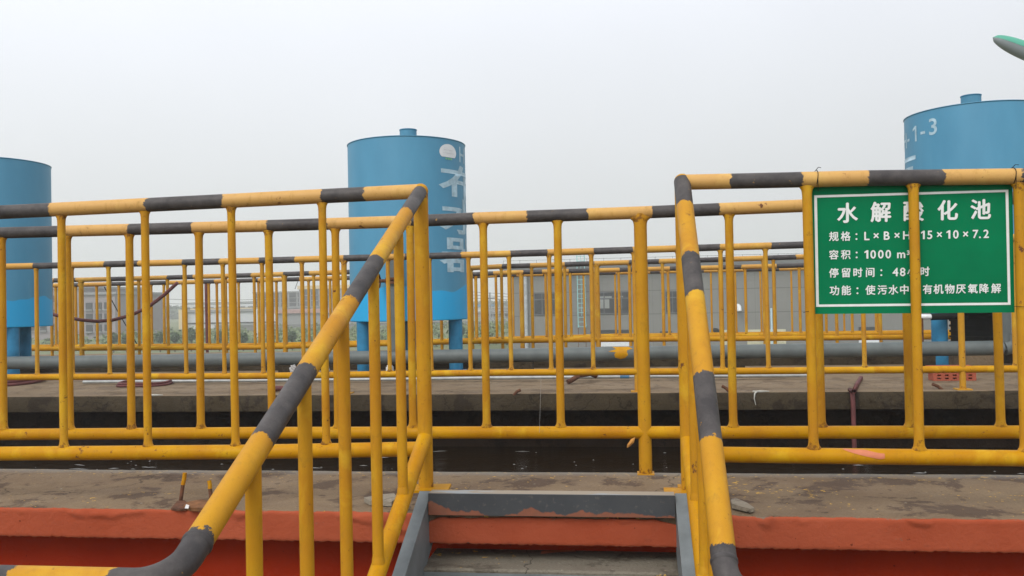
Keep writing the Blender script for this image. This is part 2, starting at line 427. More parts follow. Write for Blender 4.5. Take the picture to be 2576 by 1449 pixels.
M['pane_pale'] = glass('pale_window_glass', (0.22, 0.23, 0.22), 0.2)
M['frame'] = simple('window_frame', (0.10, 0.105, 0.11), 0.5, 0, 0.1, 3)

# ------------------------------------------------------------------ lettering
def bold(ch, w):
    vs, fs = glyph(ch); V = []; F = []
    for i, (dx, dy) in enumerate(((0, 0), (w, 0), (-w, 0), (0, w * .8), (0, -w * .8))):
        o = len(V); V += [Vector((v.x + dx, v.y + dy, i)) for v in vs]; F += [tuple(q + o for q in f) for f in fs]
    return V, F
def glyph(ch, off=0.0, extrude=0.0):
    if ch == '1':
        return [Vector(q) for q in ((.30, 0, 0), (.42, 0, 0), (.42, .69, 0), (.32, .69, 0), (.30, .56, 0), (.13, .47, 0), (.13, .57, 0))], [(0, 1, 2, 4), (4, 2, 3), (4, 3, 6, 5)]
    cu = bpy.data.curves.new('glyph', 'FONT'); cu.body = ch; cu.offset = off; cu.extrude = extrude; cu.resolution_u = 3
    o = bpy.data.objects.new('glyph', cu); COL.objects.link(o)
    bpy.context.view_layer.update()
    me = bpy.data.meshes.new_from_object(o.evaluated_get(bpy.context.evaluated_depsgraph_get()))
    vs = [v.co.copy() for v in me.vertices]; fs = [tuple(p.vertices) for p in me.polygons]
    bpy.data.objects.remove(o); bpy.data.curves.remove(cu); bpy.data.meshes.remove(me)
    return vs, fs

# ------------------------------------------------------------------ the setting
def plane(name, x0, x1, y0, y1, z, mat, nx=1, ny=1, hfun=None):
    b = MB(); vs = []; fs = []
    for j in range(ny + 1):
        for i in range(nx + 1):
            x = lerp(x0, x1, i / nx); y = lerp(y0, y1, j / ny)
            vs.append((x, y, z + (hfun(x, y) if hfun else 0)))
    for j in range(ny):
        for i in range(nx):
            a = j * (nx + 1) + i; fs.append((a, a + 1, a + nx + 2, a + nx + 1))
    b.add(vs, fs, 0, True); return b.build(name, mat)
GZ = -2.4
struct(plane('ground', -700, 700, -60, 900, GZ, M['ground']), 'flat green meadow stretching to the far buildings', 'ground')

def slab(name, x0, x1, y0, y1, thick, mats, rough_front=True):
    """concrete slab with a worn, uneven front and back arris"""
    b = MB(); n = int((x1 - x0) / 0.03); rows = []
    for i in range(n + 1):
        x = lerp(x0, x1, i / n)
        e1 = noise.noise(Vector((x * 5, y0, 0))) * 0.008 + noise.noise(Vector((x * 19, y0, 3))) * 0.004
        e2 = noise.noise(Vector((x * 4, y1, 7))) * 0.010 + noise.noise(Vector((x * 17, y1, 1))) * 0.004
        zz = noise.noise(Vector((x * 2, 1, 5))) * 0.003
        rows.append([(x, y0, -thick), (x, y0 + e1, -0.012), (x, y0 + 0.012 + e1, zz), (x, (y0 + y1) / 2, 0.0), (x, y1 - 0.012 + e2, zz), (x, y1 + e2, -0.014), (x, y1, -thick)])
    vs = [p for r in rows for p in r]; K = 7; top = []; side = []
    for i in range(n):
        for k in range(K - 1):
            f = (i*K+k, (i+1)*K+k, (i+1)*K+k+1, i*K+k+1)
            (top if 2 <= k <= 3 else side).append(f)
    b.add(vs, top, 0, True); b.add(vs, side, 1, True)
    b.add(vs, [(i*K+6, (i+1)*K+6, (i+1)*K, i*K) for i in range(n)], 1)
    return b.build(name, mats)
struct(slab('walkway', -7, 6, 2.90, 3.62, 0.10, [M['concrete'], M['concrete']]), 'worn concrete walkway at the head of the stair', 'walkway')
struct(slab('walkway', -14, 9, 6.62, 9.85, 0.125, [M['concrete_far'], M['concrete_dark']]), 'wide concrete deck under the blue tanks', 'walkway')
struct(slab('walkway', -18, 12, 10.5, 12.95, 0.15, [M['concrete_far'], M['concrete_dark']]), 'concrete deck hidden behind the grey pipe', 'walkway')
struct(slab('platform', -5, 4, -1.6, 1.55, 0.15, [M['concrete'], M['concrete']]), 'low concrete landing at the foot of the stair', 'platform').location.z = -0.75
struct(plane('water', -14, 9, 3.5, 10.6, -0.46, M['water'], 1, 1), 'black water in the basin between the walkways', 'water')

# basin: red outer wall with a proud plaster band, dark inner walls
bw = thing('basin_wall', 'red painted basin wall with a paler rough plaster band along its top edge', 'wall', (0, 3.0, GZ))
b = MB(); n = 1400; rows = []; SX0 = atY(1050, 1300, 2.89).x; SX1 = atY(1716, 1300, 2.89).x
for i in range(n + 1):
    x = lerp(-6.9, 5.9, i / n)
    n1 = noise.noise(Vector((x * 3.1, 2, 0))); n2 = noise.noise(Vector((x * 14, 5, 0))); n3 = noise.noise(Vector((x * 45, 9, 0)))
    instair = SX0 < x < SX1
    n4 = noise.noise(Vector((x * 85, 3, 0)))
    lip = max(-0.004, 0.002 + 0.007 * n1 + 0.008 * n2)
    topz = 0.0015 + 0.0022 * n2 + 0.002 * n3 + 0.0015 * n4
    if instair: topz = -0.008 - 0.012 * abs(n1) - 0.007 * abs(n2) - 0.022 * max(0, 1 - min(abs(x - SX0), abs(x - SX1)) / 0.09); lip = -0.003
    yf = 2.888 + 0.003 * n1
    zb = -0.100 + 0.0025 * n2 + 0.004 * n3 + 0.0045 * n4
    def relief(z):
        v = 0.0016 * noise.noise(Vector((x * 7, z * 9, 3))) + 0.0010 * noise.noise(Vector((x * 30, z * 30, 8)))
        f = noise.noise(Vector((x * 2.6, z * 9, 12))) + 0.45 * noise.noise(Vector((x * 13, z * 26, 2)))
        q = max(0.0, min(1.0, (f - 0.16 - max(0, (-0.012 - z)) * 9) * 14))       # lapped-over plaster near the arris
        return yf + v - 0.0075 * q
    r = [(x, 2.905 + max(lip, 0) + 0.006, topz - 0.007), (x, 2.897 + lip, topz), (x, relief(topz) + 0.003, topz - 0.0005)]
    for q in range(11):
        z = lerp(topz - 0.004, zb + 0.004, q / 10); r.append((x, relief(z), z))
    r += [(x, yf + 0.003, zb), (x, 3.04, zb + 0.002)]
    rows.append(r)
vs = [p for r in rows for p in r]; K = 16
b.add(vs, [(i*K+k, i*K+k+1, (i+1)*K+k+1, (i+1)*K+k) for i in range(n) for k in range(K - 1)], 0, True)
band = b.build('edge_band', M['red_band'], bw)
b = MB(); b.box((-6.9, 3.03, GZ), (5.9, 3.2, -0.101)); b.build('wall_face', M['red_wall'], bw)
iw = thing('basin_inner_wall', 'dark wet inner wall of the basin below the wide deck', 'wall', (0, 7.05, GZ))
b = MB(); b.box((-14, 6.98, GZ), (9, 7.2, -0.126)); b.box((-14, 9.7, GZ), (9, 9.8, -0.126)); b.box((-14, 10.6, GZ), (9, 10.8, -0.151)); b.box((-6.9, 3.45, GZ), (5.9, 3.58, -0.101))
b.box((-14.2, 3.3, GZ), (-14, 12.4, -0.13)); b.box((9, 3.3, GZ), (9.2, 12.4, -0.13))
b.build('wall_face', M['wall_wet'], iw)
b = MB()  # foam specks, and water glints modelled as pale bits
for _ in range(60):
    x = random.uniform(-4.5, 2.6); y = random.choice((random.uniform(5.9, 6.9), random.uniform(5.75, 6.25)))
    r = random.uniform(0.003, 0.009); ln = r * random.choice((1, 1, 1.5, 6, 10)); z = -0.457
    a = random.uniform(-0.35, 0.35); c = math.cos(a); s = math.sin(a)
    ring = [(x + c * ln * math.cos(t) - s * r * math.sin(t), y + s * ln * math.cos(t) + c * r * math.sin(t), z + 0.002 * (1 - 0.0)) for t in [k * math.pi / 4 for k in range(8)]]
    b.add([(x, y, z + 0.006)] + ring, [(0, 1 + k, 1 + (k + 1) % 8) for k in range(8)], 0, True)
tag(b.build('foam_glints', M['foam_glints']), 'pale foamy flecks and painted glints on the black basin water', 'foam_glints', kind='stuff')

# ------------------------------------------------------------------ railings
def striped_path(poly, bounds, first_black, proj):
    """poly of pixel points + boundary pixel coords (x) -> 3D points and signed distance into black"""
    xs = sorted(set([p[0] for p in poly] + list(bounds)))
    ext = [xs[0]] + [(a + b_) / 2 for a, b_ in zip(bounds, bounds[1:])] + [xs[-1]]
    allx = sorted(set(xs + ext + [lerp(xs[0], xs[-1], i / 40) for i in range(41)]))
    pts = [proj(x, poly_y(poly, x)) for x in allx]
    bp = [proj(x, poly_y(poly, x)) for x in bounds]
    sds = []
    for x, p in zip(allx, pts):
        kx = sum(1 for q in bounds if q <= x + 1e-6)
        blackhere = first_black ^ (kx % 2 == 1)
        d = min([(p - q).length for q in bp] + [0.35])
        sds.append((d if blackhere else -d) + 1e-6)
    return pts, sds
def baluster(b, pt, pb, r, rr, flare_top=True, flare_bot=True, seg=12):
    """upright bar; its weld fillets spread along the rail (X) only"""
    L = pt.z - pb.z
    rings = [(rr * 0.2, 1.0)]
    mids = [(rr + 0.06, 1.0)] + [(lerp(rr + 0.06, L - rr - 0.06, q / 5), 1.0) for q in range(1, 6)]
    fl = ((rr * 0.80, 1.75), (rr + 0.002, 1.42), (rr + 0.008, 1.16), (rr + 0.018, 1.04), (rr + 0.03, 1.0))
    if flare_top: rings += list(fl)
    rings += mids
    if flare_bot: rings += [(L - o, k_) for o, k_ in fl[::-1]] + [(L - rr * 0.2, 1.0)]
    else: rings.append((L, 1.0))
    vs = []
    for o, k_ in rings:
        p = pt.lerp(pb, o / L)
        for q in range(seg):
            a = 2 * math.pi * q / seg; vs.append(p + Vector((r * k_ * math.cos(a), r * math.sin(a), 0)))
    n = len(rings); jv = []
    for o, k_ in rings:
        jv += [max(1e-5, 1 - max(0.0, min(o - rr, (L - o - rr) if flare_bot else (L - o))) / 0.06)] * seg
    if flare_bot or flare_top:
        pass
    b.add(vs, [(i*seg+k_, (i+1)*seg+k_, (i+1)*seg+(k_+1) % seg, i*seg+(k_+1) % seg) for i in range(n-1) for k_ in range(seg)], 0, True, jv)
def base_plate(b, p, w=0.10, t=0.008):
    b.box((p.x - w / 2, p.y - w / 2, p.z), (p.x + w / 2, p.y + w / 2, p.z + t))
def railing(label, Y, top, bot, rr, bal, bounds, first_black, rb, mats, posts=(), rp=None, pbase=0.0, extend=0.0, seg=14, group='yellow railings around the basins', end_posts=()):
    p0 = atY(top[0][0], top[0][1], Y)
    t = thing('railing', label, 'railing', (p0.x, Y, pbase), group)
    pr = lambda x, y: atY(x, y, Y)
    pts, sds = striped_path(top, bounds, first_black, pr)
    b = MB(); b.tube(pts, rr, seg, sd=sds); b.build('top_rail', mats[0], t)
    bp = [pr(x, y) for x, y in bot]
    xs = [lerp(bot[0][0], bot[-1][0], i / 20) for i in range(21)]
    b = MB(); b.tube([pr(x, poly_y(bot, x)) for x in xs], rr, seg); b.build('bottom_rail', mats[1], t)
    for x in bal:
        a = pr(x, poly_y(top, x)); q = pr(x + 8, poly_y(bot, x + 8)); e = Vector((a.x + random.uniform(-.004, .004), Y, q.z))
        b = MB()
        if extend: e.z = extend; baluster(b, a, e, rb, rr, True, False, 10)
        else: baluster(b, a, e, rb, rr, True, True, 12)
        b.build('baluster', mats[2], t)
    for x in posts:
        a = pr(x, poly_y(top, x)); e = Vector((a.x, Y, pbase))
        b = MB(); baluster(b, a, e, rp or rb * 1.5, rr, True, False, 16); base_plate(b, e, 0.10 if Y > 4 else 0.068, 0.008 if Y > 4 else 0.004); b.build('post', mats[2], t)
    return t
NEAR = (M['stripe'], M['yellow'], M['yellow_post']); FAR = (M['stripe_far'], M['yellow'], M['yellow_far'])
Y1, Y2, Y3, Y4, Y5, Y6 = 3.03, 3.59, 6.74, 10.75, 11.7, 12.75
# --- row 1, left of the stair
RR1 = 0.0262
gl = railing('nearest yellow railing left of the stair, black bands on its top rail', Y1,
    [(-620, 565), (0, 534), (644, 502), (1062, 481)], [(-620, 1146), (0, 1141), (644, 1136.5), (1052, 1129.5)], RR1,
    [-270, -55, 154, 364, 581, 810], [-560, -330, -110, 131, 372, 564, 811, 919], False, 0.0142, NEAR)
b = MB(); el = atY(1058, 481, Y1); pl = Vector((el.x, Y1, 0.06))
baluster(b, el, pl, 0.0262, 0.022, False, False, 18); b.build('post', M['yellow_post'], gl)
b = MB(); b.box((pl.x - 0.045, Y1 - 0.06, 0.052), (pl.x + 0.085, Y1 + 0.05, 0.060), rot=Matrix.Rotation(0.1, 3, 'Z')); b.box((pl.x + 0.02, Y1 - 0.075, 0.045), (pl.x + 0.085, Y1 - 0.03, 0.055)); b.build('base_plate', M['yellow'], gl)
# --- row 1, right of the stair
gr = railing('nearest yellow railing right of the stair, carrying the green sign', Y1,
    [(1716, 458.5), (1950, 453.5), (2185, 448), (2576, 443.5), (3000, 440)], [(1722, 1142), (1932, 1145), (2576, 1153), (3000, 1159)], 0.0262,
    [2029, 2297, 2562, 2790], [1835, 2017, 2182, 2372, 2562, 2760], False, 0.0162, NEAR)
b = MB(); er = atY(1716, 457, Y1); pr_ = Vector((er.x, Y1, 0.06))
baluster(b, er, pr_, 0.0262, 0.022, False, False, 18); b.build('post', M['yellow_post'], gr)
b = MB(); b.box((pr_.x - 0.085, Y1 - 0.07, 0.052), (pr_.x + 0.05, Y1 + 0.02, 0.060)); b.box((pr_.x - 0.035, Y1 + 0.022, 0.052), (pr_.x + 0.05, Y1 + 0.07, 0.061)); b.build('base_plate', M['yellow'], gr)
b = MB(); q0 = atY(2098, 1132, Y1 - 0.0275)
def on_rail(px, py, cz, r):           # a point on the front of a rail lying along X
    p = atY(px, py, Y1 - r); dz = max(-0.97 * r, min(0.97 * r, p.z - cz)); return Vector((p.x, Y1 - math.sqrt(r * r - dz * dz), cz + dz))
czr = atY(2200, 1148, Y1).z
cols = []
for i in range(25):
    u = i / 24; x = lerp(2122, 2226, u); y0 = lerp(1129.5, 1141, u ** 1.3) + 1.2 * math.sin(u * 9); y1 = lerp(1131, 1158, u ** 0.75) - (6 * max(0, u - 0.9) * 10) * 0.8
    cols.append([on_rail(x, lerp(y0, y1, v / 8), czr, 0.0272) for v in range(9)])
b.add([p for c_ in cols for p in c_], [(i*9+v, i*9+v+1, (i+1)*9+v+1, (i+1)*9+v) for i in range(24) for v in range(8)], 0, True); b.build('paint_smear', M['pink_spot'], gr)
# --- row 2
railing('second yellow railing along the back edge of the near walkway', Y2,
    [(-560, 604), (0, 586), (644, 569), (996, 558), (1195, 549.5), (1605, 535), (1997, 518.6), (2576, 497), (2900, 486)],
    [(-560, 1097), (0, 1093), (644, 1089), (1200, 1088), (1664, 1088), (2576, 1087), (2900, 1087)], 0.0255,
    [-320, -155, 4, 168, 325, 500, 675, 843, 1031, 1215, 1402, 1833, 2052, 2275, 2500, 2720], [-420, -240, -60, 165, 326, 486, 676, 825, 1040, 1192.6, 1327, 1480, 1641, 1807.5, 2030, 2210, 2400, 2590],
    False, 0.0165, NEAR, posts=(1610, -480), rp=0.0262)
# --- row 3
railing('third yellow railing on the front edge of the tank deck', Y3,
    [(-300, 678.5), (7.5, 671), (640, 656), (1254, 639.4), (1815, 622), (1997, 616.7), (2566, 597), (2800, 590)],
    [(-300, 951), (31, 949), (640, 946), (1254, 937.6), (1815, 934), (2543, 928), (2800, 926)], 0.0262,
    [-185, -92, 0, 91, 180, 272.5, 365, 464, 560, 659, 759, 975, 1080, 1178, 1280, 1381, 1487, 1705, 1812, 1925, 2045, 2167, 2288, 2545, 2670],
    [-120, -20, 86, 160, 265, 350, 461, 554, 653, 744, 865, 975, 1020, 1161, 1285, 1377, 1495, 1592, 1720, 1810, 1940, 2050, 2170, 2290, 2410, 2530],
    False, 0.0168, FAR, posts=(865, 1596, 2412), rp=0.022, seg=12)
# --- row 4
railing('fourth yellow railing beyond the grey pipe and the tanks', Y4,
    [(-150, 712), (137, 705.5), (311, 701.4), (625, 692.7), (874, 684.5), (1189, 674), (1258, 670.5), (1637, 658.4), (1958, 648), (2500, 631)],
    [(-150, 880), (94, 877.5), (640, 874), (870, 868), (1158, 859.7), (1470, 854.6), (1871, 852), (2134, 849.8), (2500, 846)], 0.0315,
    [-20, 55, 129, 276, 349, 421, 494, 567, 639, 789, 865, 1030, 1108, 1185, 1261, 1337, 1420, 1583, 1666, 1750, 1836, 1945, 2030, 2100, 2210, 2300, 2390],
    [-60, 40, 137, 193, 273, 340, 422, 487, 592, 633, 714, 779, 874, 960, 1030, 1120, 1263, 1334, 1421, 1495, 1583, 1658, 1735, 1844, 1922, 2002, 2090, 2180, 2270, 2360],
    False, 0.0195, FAR, posts=(204, 715, 1501, 1922), rp=0.031, extend=0.004, seg=10)
# --- row 5
railing('fifth yellow railing, dull and low, just behind the fourth', Y5,
    [(-100, 724), (237, 715.5), (450, 710.7), (612, 706), (741, 702.6), (879, 699), (1195, 690), (1271, 686), (1530, 679.7), (1776, 673.6), (1941, 669.7), (2400, 658)],
    [(-100, 873.5), (94, 872), (640, 868.5), (1000, 860), (1533, 849), (1871, 844.5), (2400, 838)], 0.031,
    [60, 140, 190, 243, 299, 380, 412, 460, 525, 545, 600, 650, 695, 776, 830, 1060, 1130, 1197, 1247, 1372, 1434, 1495, 1556, 1620, 1680, 1745, 1810, 1874, 1947, 2010, 2075, 2140, 2205, 2270],
    [-30, 100, 184, 199, 282, 322, 380, 425, 510, 540, 597, 651, 717, 754, 859, 940, 1010, 1100, 1189, 1242, 1316, 1364, 1431, 1492, 1559, 1629, 1685, 1752, 1810, 1865, 1953, 2030, 2110, 2190],
    False, 0.0185, FAR, posts=(1311,), rp=0.03, seg=10)
# --- row 6
railing('sixth yellow railing, farthest and lowest, in front of the grey works building', Y6,
    [(1189, 696.5), (1271, 692.5), (1530, 687), (1789, 681), (1967, 677), (2400, 667)],
    [(1189, 853.5), (1533, 844), (1871, 840), (2400, 834)], 0.027,
    [1195, 1290, 1405, 1468, 1547, 1612, 1667, 1728, 1788, 1849, 1912, 1990, 2050, 2120, 2200],
    [1215, 1250, 1300, 1366, 1425, 1500, 1548, 1635, 1660, 1760, 1770, 1870, 1960, 2050, 2130], True, 0.014, FAR, seg=10)

# ------------------------------------------------------------------ stair and its two hand railings
XL = el.x; XR = er.x
def stair_rail(label, X, pix, elbow, bounds_y, first_black, side):
    t = thing('stair_railing', label, 'railing', (X, 2.2, -0.4), 'striped hand railings of the stair')
    P = [atX(px, py, X) for px, py in pix]
    P[0] = Vector((X, Y1, elbow.z)); a, z = P[0], P[-1]
    # straight fit with a very small natural waviness kept from the measured points
    ss = [i / 60 for i in range(61)]
    def on(s):
        q = a.lerp(z, s); return q
    import bisect
    path = [on(s) for s in ss]
    def pix_y(p):
        d = p - CAM; return CY - FPX * d.dot(Up) / d.dot(Fw)
    def s_of_y(y):
        lo, hi = 0.0, 1.3
        for _ in range(40):
            mdl = (lo + hi) / 2
            if pix_y(on(mdl)) < y: lo = mdl
            else: hi = mdl
        return lo
    L = (z - a).length
    bs = [s_of_y(y) * L for y in bounds_y]
    # bottom bend, then level along X
    d = (z - a).normalized(); r = 0.064 if side < 0 else 0.085; ex = Vector((side, 0, 0))
    bend = []
    for k in range(1, 9):
        u = k / 8 * math.pi / 2
        bend.append(z + d * (r * math.sin(u)) + ex * (r * (1 - math.cos(u))))
    lev = [bend[-1] + ex * q for q in (0.05, 0.1, 0.2, 0.3, 0.38, 0.45, 0.7, 1.0, 1.4)]
    pts = path + bend + lev
    ln = [0.0]
    for p, q in zip(pts, pts[1:]): ln.append(ln[-1] + (q - p).length)
    bs2 = bs + [ln[len(path) + 7] + o for o in ((0.035, 0.20, 0.42, 0.62) if side < 0 else (0.2, 0.42, 0.7, 0.95))]
    s2 = []; p2 = []
    keys = sorted(set(ln + bs2 + [(x + y) / 2 for x, y in zip(bs2, bs2[1:])]))
    for key in keys:
        i = max(0, min(len(ln) - 2, bisect.bisect_right(ln, key) - 1))
        f = (key - ln[i]) / max(1e-9, ln[i + 1] - ln[i]); p2.append(pts[i].lerp(pts[i + 1], f))
        kx = sum(1 for q in bs2 if q <= key + 1e-7); bh = first_black ^ (kx % 2 == 1)
        dd = min([abs(key - q) for q in bs2] + [0.3]); s2.append((dd if bh else -dd) + 1e-6)
    b = MB(); b.tube(p2, 0.0242 if side < 0 else 0.0280, 20, sd=s2)
    ball = MB()
    h = b.build('handrail', M['stripe_stair'], t)
    b = MB()
    for i in range(9):                                   # rounded corner joint at the gate post
        pass
    prof = [(0.0275 * math.sin(q), -0.0275 * math.cos(q)) for q in [math.pi * i / 10 for i in range(11)]]
    b.lathe(a, [(max(x, 1e-4), y) for x, y in prof], 20); b.build('corner_joint', M['yellow_post'], t)
    bd = MB()
    wp = z - d * (0.03 if side < 0 else 0.012); bd.tube([wp - d * 0.006, wp - d * 0.003, wp + d * 0.003, wp + d * 0.006], [0.024, 0.0265, 0.0265, 0.024] if side < 0 else [0.0278, 0.0300, 0.0300, 0.0278], 20)
    bd.build('weld_bead', M['weld'], t)
    return t, a, z, d
pixL = [(1062, 482), (1044, 497), (961.4, 609.4), (929, 701.5), (836.4, 836.4), (764, 951.4), (665, 1131.8), (580, 1226.7), (476, 1399)]
tL, aL, zL, dL = stair_rail('striped hand railing down the left side of the stair', XL, pixL, el, [539, 659, 761, 934, 1112, 1354], True, -1)
pixR = [(1702, 455), (1713.7, 577.7), (1722.4, 677.6), (1735, 752.6), (1753.7, 879), (1764.8, 1016.8), (1784, 1161.8), (1806.5, 1311.7), (1823, 1425)]
tR, aR, zR, dR = stair_rail('striped hand railing down the right side of the stair', XR, pixR, er, [520, 650, 748, 949, 1114, 1379], True, 1)
# lower rails and balusters
lowL = [atX(px, py, XL) for px, py in ((1066, 1100), (948, 1437))]
def finish_stair(t, X, a, z, low0, dirv, ys):
    e = low0 + dirv * 2.05
    b = MB(); b.tube([low0.lerp(e, i / 10) for i in range(11)], 0.0255, 18); b.build('lower_rail', M['yellow'], t)
    for y in ys:
        s = (y - a.y) / (z.y - a.y); top = a.lerp(z, s)
        s2 = (y - low0.y) / (e.y - low0.y); bo = low0.lerp(e, s2)
        b = MB(); b.tube([top, bo], 0.0160, 14); 
        b.tube([bo + Vector((0, 0, 0.0)), bo + Vector((0, 0, 0.028)), bo + Vector((0, 0, 0.040))], [0.019, 0.0185, 0.0163], 14)
        b.build('baluster', M['yellow_post'], t)
lowL0 = Vector((XL, Y1, lowL[0].z)); dlow = (lowL[1] - lowL[0]).normalized()
def y_of(px): return atX(px, 1200, XL).y
finish_stair(tL, XL, aL, zL, lowL0, dlow, [y_of(x) for x in (1013, 948, 869, 769, 637)])
lowR0 = Vector((XR, Y1, lowL0.z - 0.01))
finish_stair(tR, XR, aR, zR, lowR0, dlow, [y_of(x) for x in (1013, 948, 869, 769, 637)])

st = thing('stair', 'short grey steel stair with concrete treads rising to the near walkway', 'stair', (0.13, 2.2, -0.75))
sdirv = Vector((0, dlow.y, dlow.z)).normalized()
xs0 = atY(1064, 1242, 2.89).x; xs1 = atY(1716, 1300, 2.89).x
for X in (xs0, xs1):
    top = Vector((X, 2.925, 0.068)); d = sdirv; upn = Vector((0, -d.z, d.y)); upn = upn if upn.z > 0 else -upn
    L = 2.0; b = MB()
    for (o, wdt, h) in ((0.0, 0.040, 0.007), (-0.16, 0.040, 0.007)):
        b.beam(top + upn * (o - h / 2), top + upn * (o - h / 2) + d * L, wdt, h, 0, upn)
    sgn = -1 if X == xs0 else 1
    b.beam(top + upn * -0.083 + Vector((-sgn * 0.0169, 0, 0)), top + upn * -0.083 + Vector((-sgn * 0.0169, 0, 0)) + d * L, 0.006, 0.153, 0, upn)
    b.build('stringer', M['grey_steel'], st)
b = MB(); xa, xb = xs0 + 0.023, xs1 - 0.023
b.box((xa, 2.868, 0.001), (xb, 2.876, 0.072)); b.build('nosing', M['nosing'], st)
b = MB(); b.box((xa, 2.8765, 0.060), (xb, 2.93, 0.0716)); b.box((xa, 2.922, 0.001), (xb, 2.93, 0.0595)); b.build('top_flange', M['flange'], st)
yt, zt = 2.80, -0.155
for i in range(4):
    b = MB(); y0 = yt - i * 0.30; z0 = zt - i * 0.148
    n = 40; vs = []; fs = []
    for k in range(n + 1):
        x = lerp(xa - 0.01, xb + 0.01, k / n); e = 0.006 * noise.noise(Vector((x * 9, y0, 2)))
        vs += [(x, y0 + e, z0 - 0.05), (x, y0 + e - 0.001, z0 - 0.006), (x, y0 + 0.007 + e, z0 + 0.001 * e), (x, y0 + 0.285, z0)]
    for k in range(n):
        for q in range(3): fs.append((k*4+q, (k+1)*4+q, (k+1)*4+q+1, k*4+q+1))
    b.add(vs, fs, 0, False)
    b.build('tread', M['tread'], st)
    b = MB(); b.box((xa - 0.012, y0 + 0.008, z0 - 0.056), (xb + 0.012, y0 + 0.283, z0 - 0.006)); b.box((xa - 0.012, y0 - 0.004, z0 - 0.05), (xb + 0.012, y0 - 0.001, z0 - 0.012)); b.build('tread_pan', M['grey_steel'], st)
b = MB(); q = atZ(2195, 1388, zt)
ztr = zt + 0.003
sm = [atZ(1360, 1394, ztr), atZ(1362, 1386.5, ztr), atZ(1380, 1385, ztr), atZ(1445, 1383.2, ztr), atZ(1450, 1387, ztr), atZ(1400, 1389.5, ztr), atZ(1375, 1392, ztr)]
b.add(sm, [(0, 1, 6), (1, 2, 6), (2, 5, 6), (2, 3, 5), (3, 4, 5)][::-1], 0); b.build('paint_smear', M['pink_spot'], st)

# ------------------------------------------------------------------ sign
SY = Y1 + 0.019
def sg(cx, cy):           # measured on an enlargement of the sign
    return (3072 + cx / 2.5156) / 1.59006, (680 + cy / 2.5156) / 1.59006
C_ = {k: atY(*v, SY) for k, v in dict(tl=(2041, 462), tr=(2546, 448), bl=(2046.5, 790), br=(2552.5, 786)).items()}
sign = thing('sign', 'green information sign with white Chinese lettering wired to the right railing', 'sign', tuple((C_['bl'] + C_['br']) / 2))
b = MB(); f = [C_[k] for k in ('bl', 'br', 'tr', 'tl')]; off = Vector((0, 0.003, 0))
b.add(f + [p + off for p in f], [(0, 1, 2, 3), (7, 6, 5, 4), (0, 4, 5, 1), (1, 5, 6, 2), (2, 6, 7, 3), (3, 7, 4, 0)])
b.build('panel', M['sign_green'], sign)
b = MB(); o4 = [(2048, 491.5), (2536.5, 477), (2542.5, 766.8), (2053, 772)]; i4 = [(2055.2, 497.3), (2529.5, 483), (2535.5, 761), (2060, 766)]
vo = [atY(*p, SY - 0.0012) for p in o4]; vi = [atY(*p, SY - 0.0012) for p in i4]
b.add(vo + vi, [(k, 4 + k, 4 + (k + 1) % 4, (k + 1) % 4) for k in range(4)]); b.build('border', M['sign_white'], sign)
LINES = [
 (208, 430, 395, 0.030, [('水', 800), ('解', 1135), ('酸', 1465), ('化', 1808), ('池', 2140)], 800, 2140),
 (98, 668, 640, 0.023, [('规', 662), ('格', 782), ('：', 890), ('L', 995), ('×', 1088), ('B', 1195), ('×', 1298), ('H', 1395), ('=', 1482), ('1', 1558), ('5', 1628), ('×', 1725), ('1', 1815), ('0', 1890), ('×', 1988), ('7', 2088), ('.', 2132), ('2', 2195)], 662, 2195),
 (98, 852, 843, 0.023, [('容', 662), ('积', 782), ('：', 892), ('1', 990), ('0', 1058), ('0', 1135), ('0', 1210), ('m', 1340), ('³', 1412)], 662, 1340),
 (98, 1035, 1020, 0.023, [('停', 662), ('留', 785), ('时', 905), ('间', 1028), ('：', 1140), ('4', 1282), ('8', 1355), ('小', 1450), ('时', 1580)], 662, 1580),
 (100, 1212, 1190, 0.023, [('功', 668), ('能', 788), ('：', 900), ('使', 1030), ('污', 1150), ('水', 1262), ('中', 1372), ('的', 1485), ('有', 1605), ('机', 1715), ('物', 1828), ('厌', 1940), ('氧', 2060), ('降', 2175), ('解', 2295)], 668, 2295)]
for em, yl, yr, off, chars, xl_, xr_ in LINES:
    for ch, cx in chars:
        b = MB()
        cy = lerp(yl, yr, (cx - xl_) / (xr_ - xl_))
        vs, fs = bold(ch, off)
        latin = ord(ch) < 256
        c0 = atY(*sg(cx, cy), SY - 0.002); ux = atY(*sg(cx + 100, cy - 1.6), SY - 0.002) - c0; uy = atY(*sg(cx, cy - 100), SY - 0.002) - c0
        xm = (min(v.x for v in vs) + max(v.x for v in vs)) / 2
        ymid = 0.36 if latin else 0.38
        if ch == '³': ymid = 0.42
        kx = em / 100 * (1.20 if latin else 1.02)
        b.add([c0 + ux * ((v.x - xm) * kx) + uy * ((v.y - ymid) * kx) - Vector((0, v.z * 0.0001, 0)) for v in vs], fs)
        b.build('letter', M['sign_white'], sign)
for px, py in ((2047, 780), (2552, 771)):
    b = MB(); s0 = -1 if px < 2300 else 1
    b.tube([atY(px - s0 * 2, py, SY - 0.004), atY(px + s0 * 9, py + (2 if s0 < 0 else 0), SY - 0.03), atY(px + s0 * 26, py + (6 if s0 < 0 else 1), SY - 0.044)], 0.0009, 6); b.build('tie_wire', M['dark_steel'], sign)
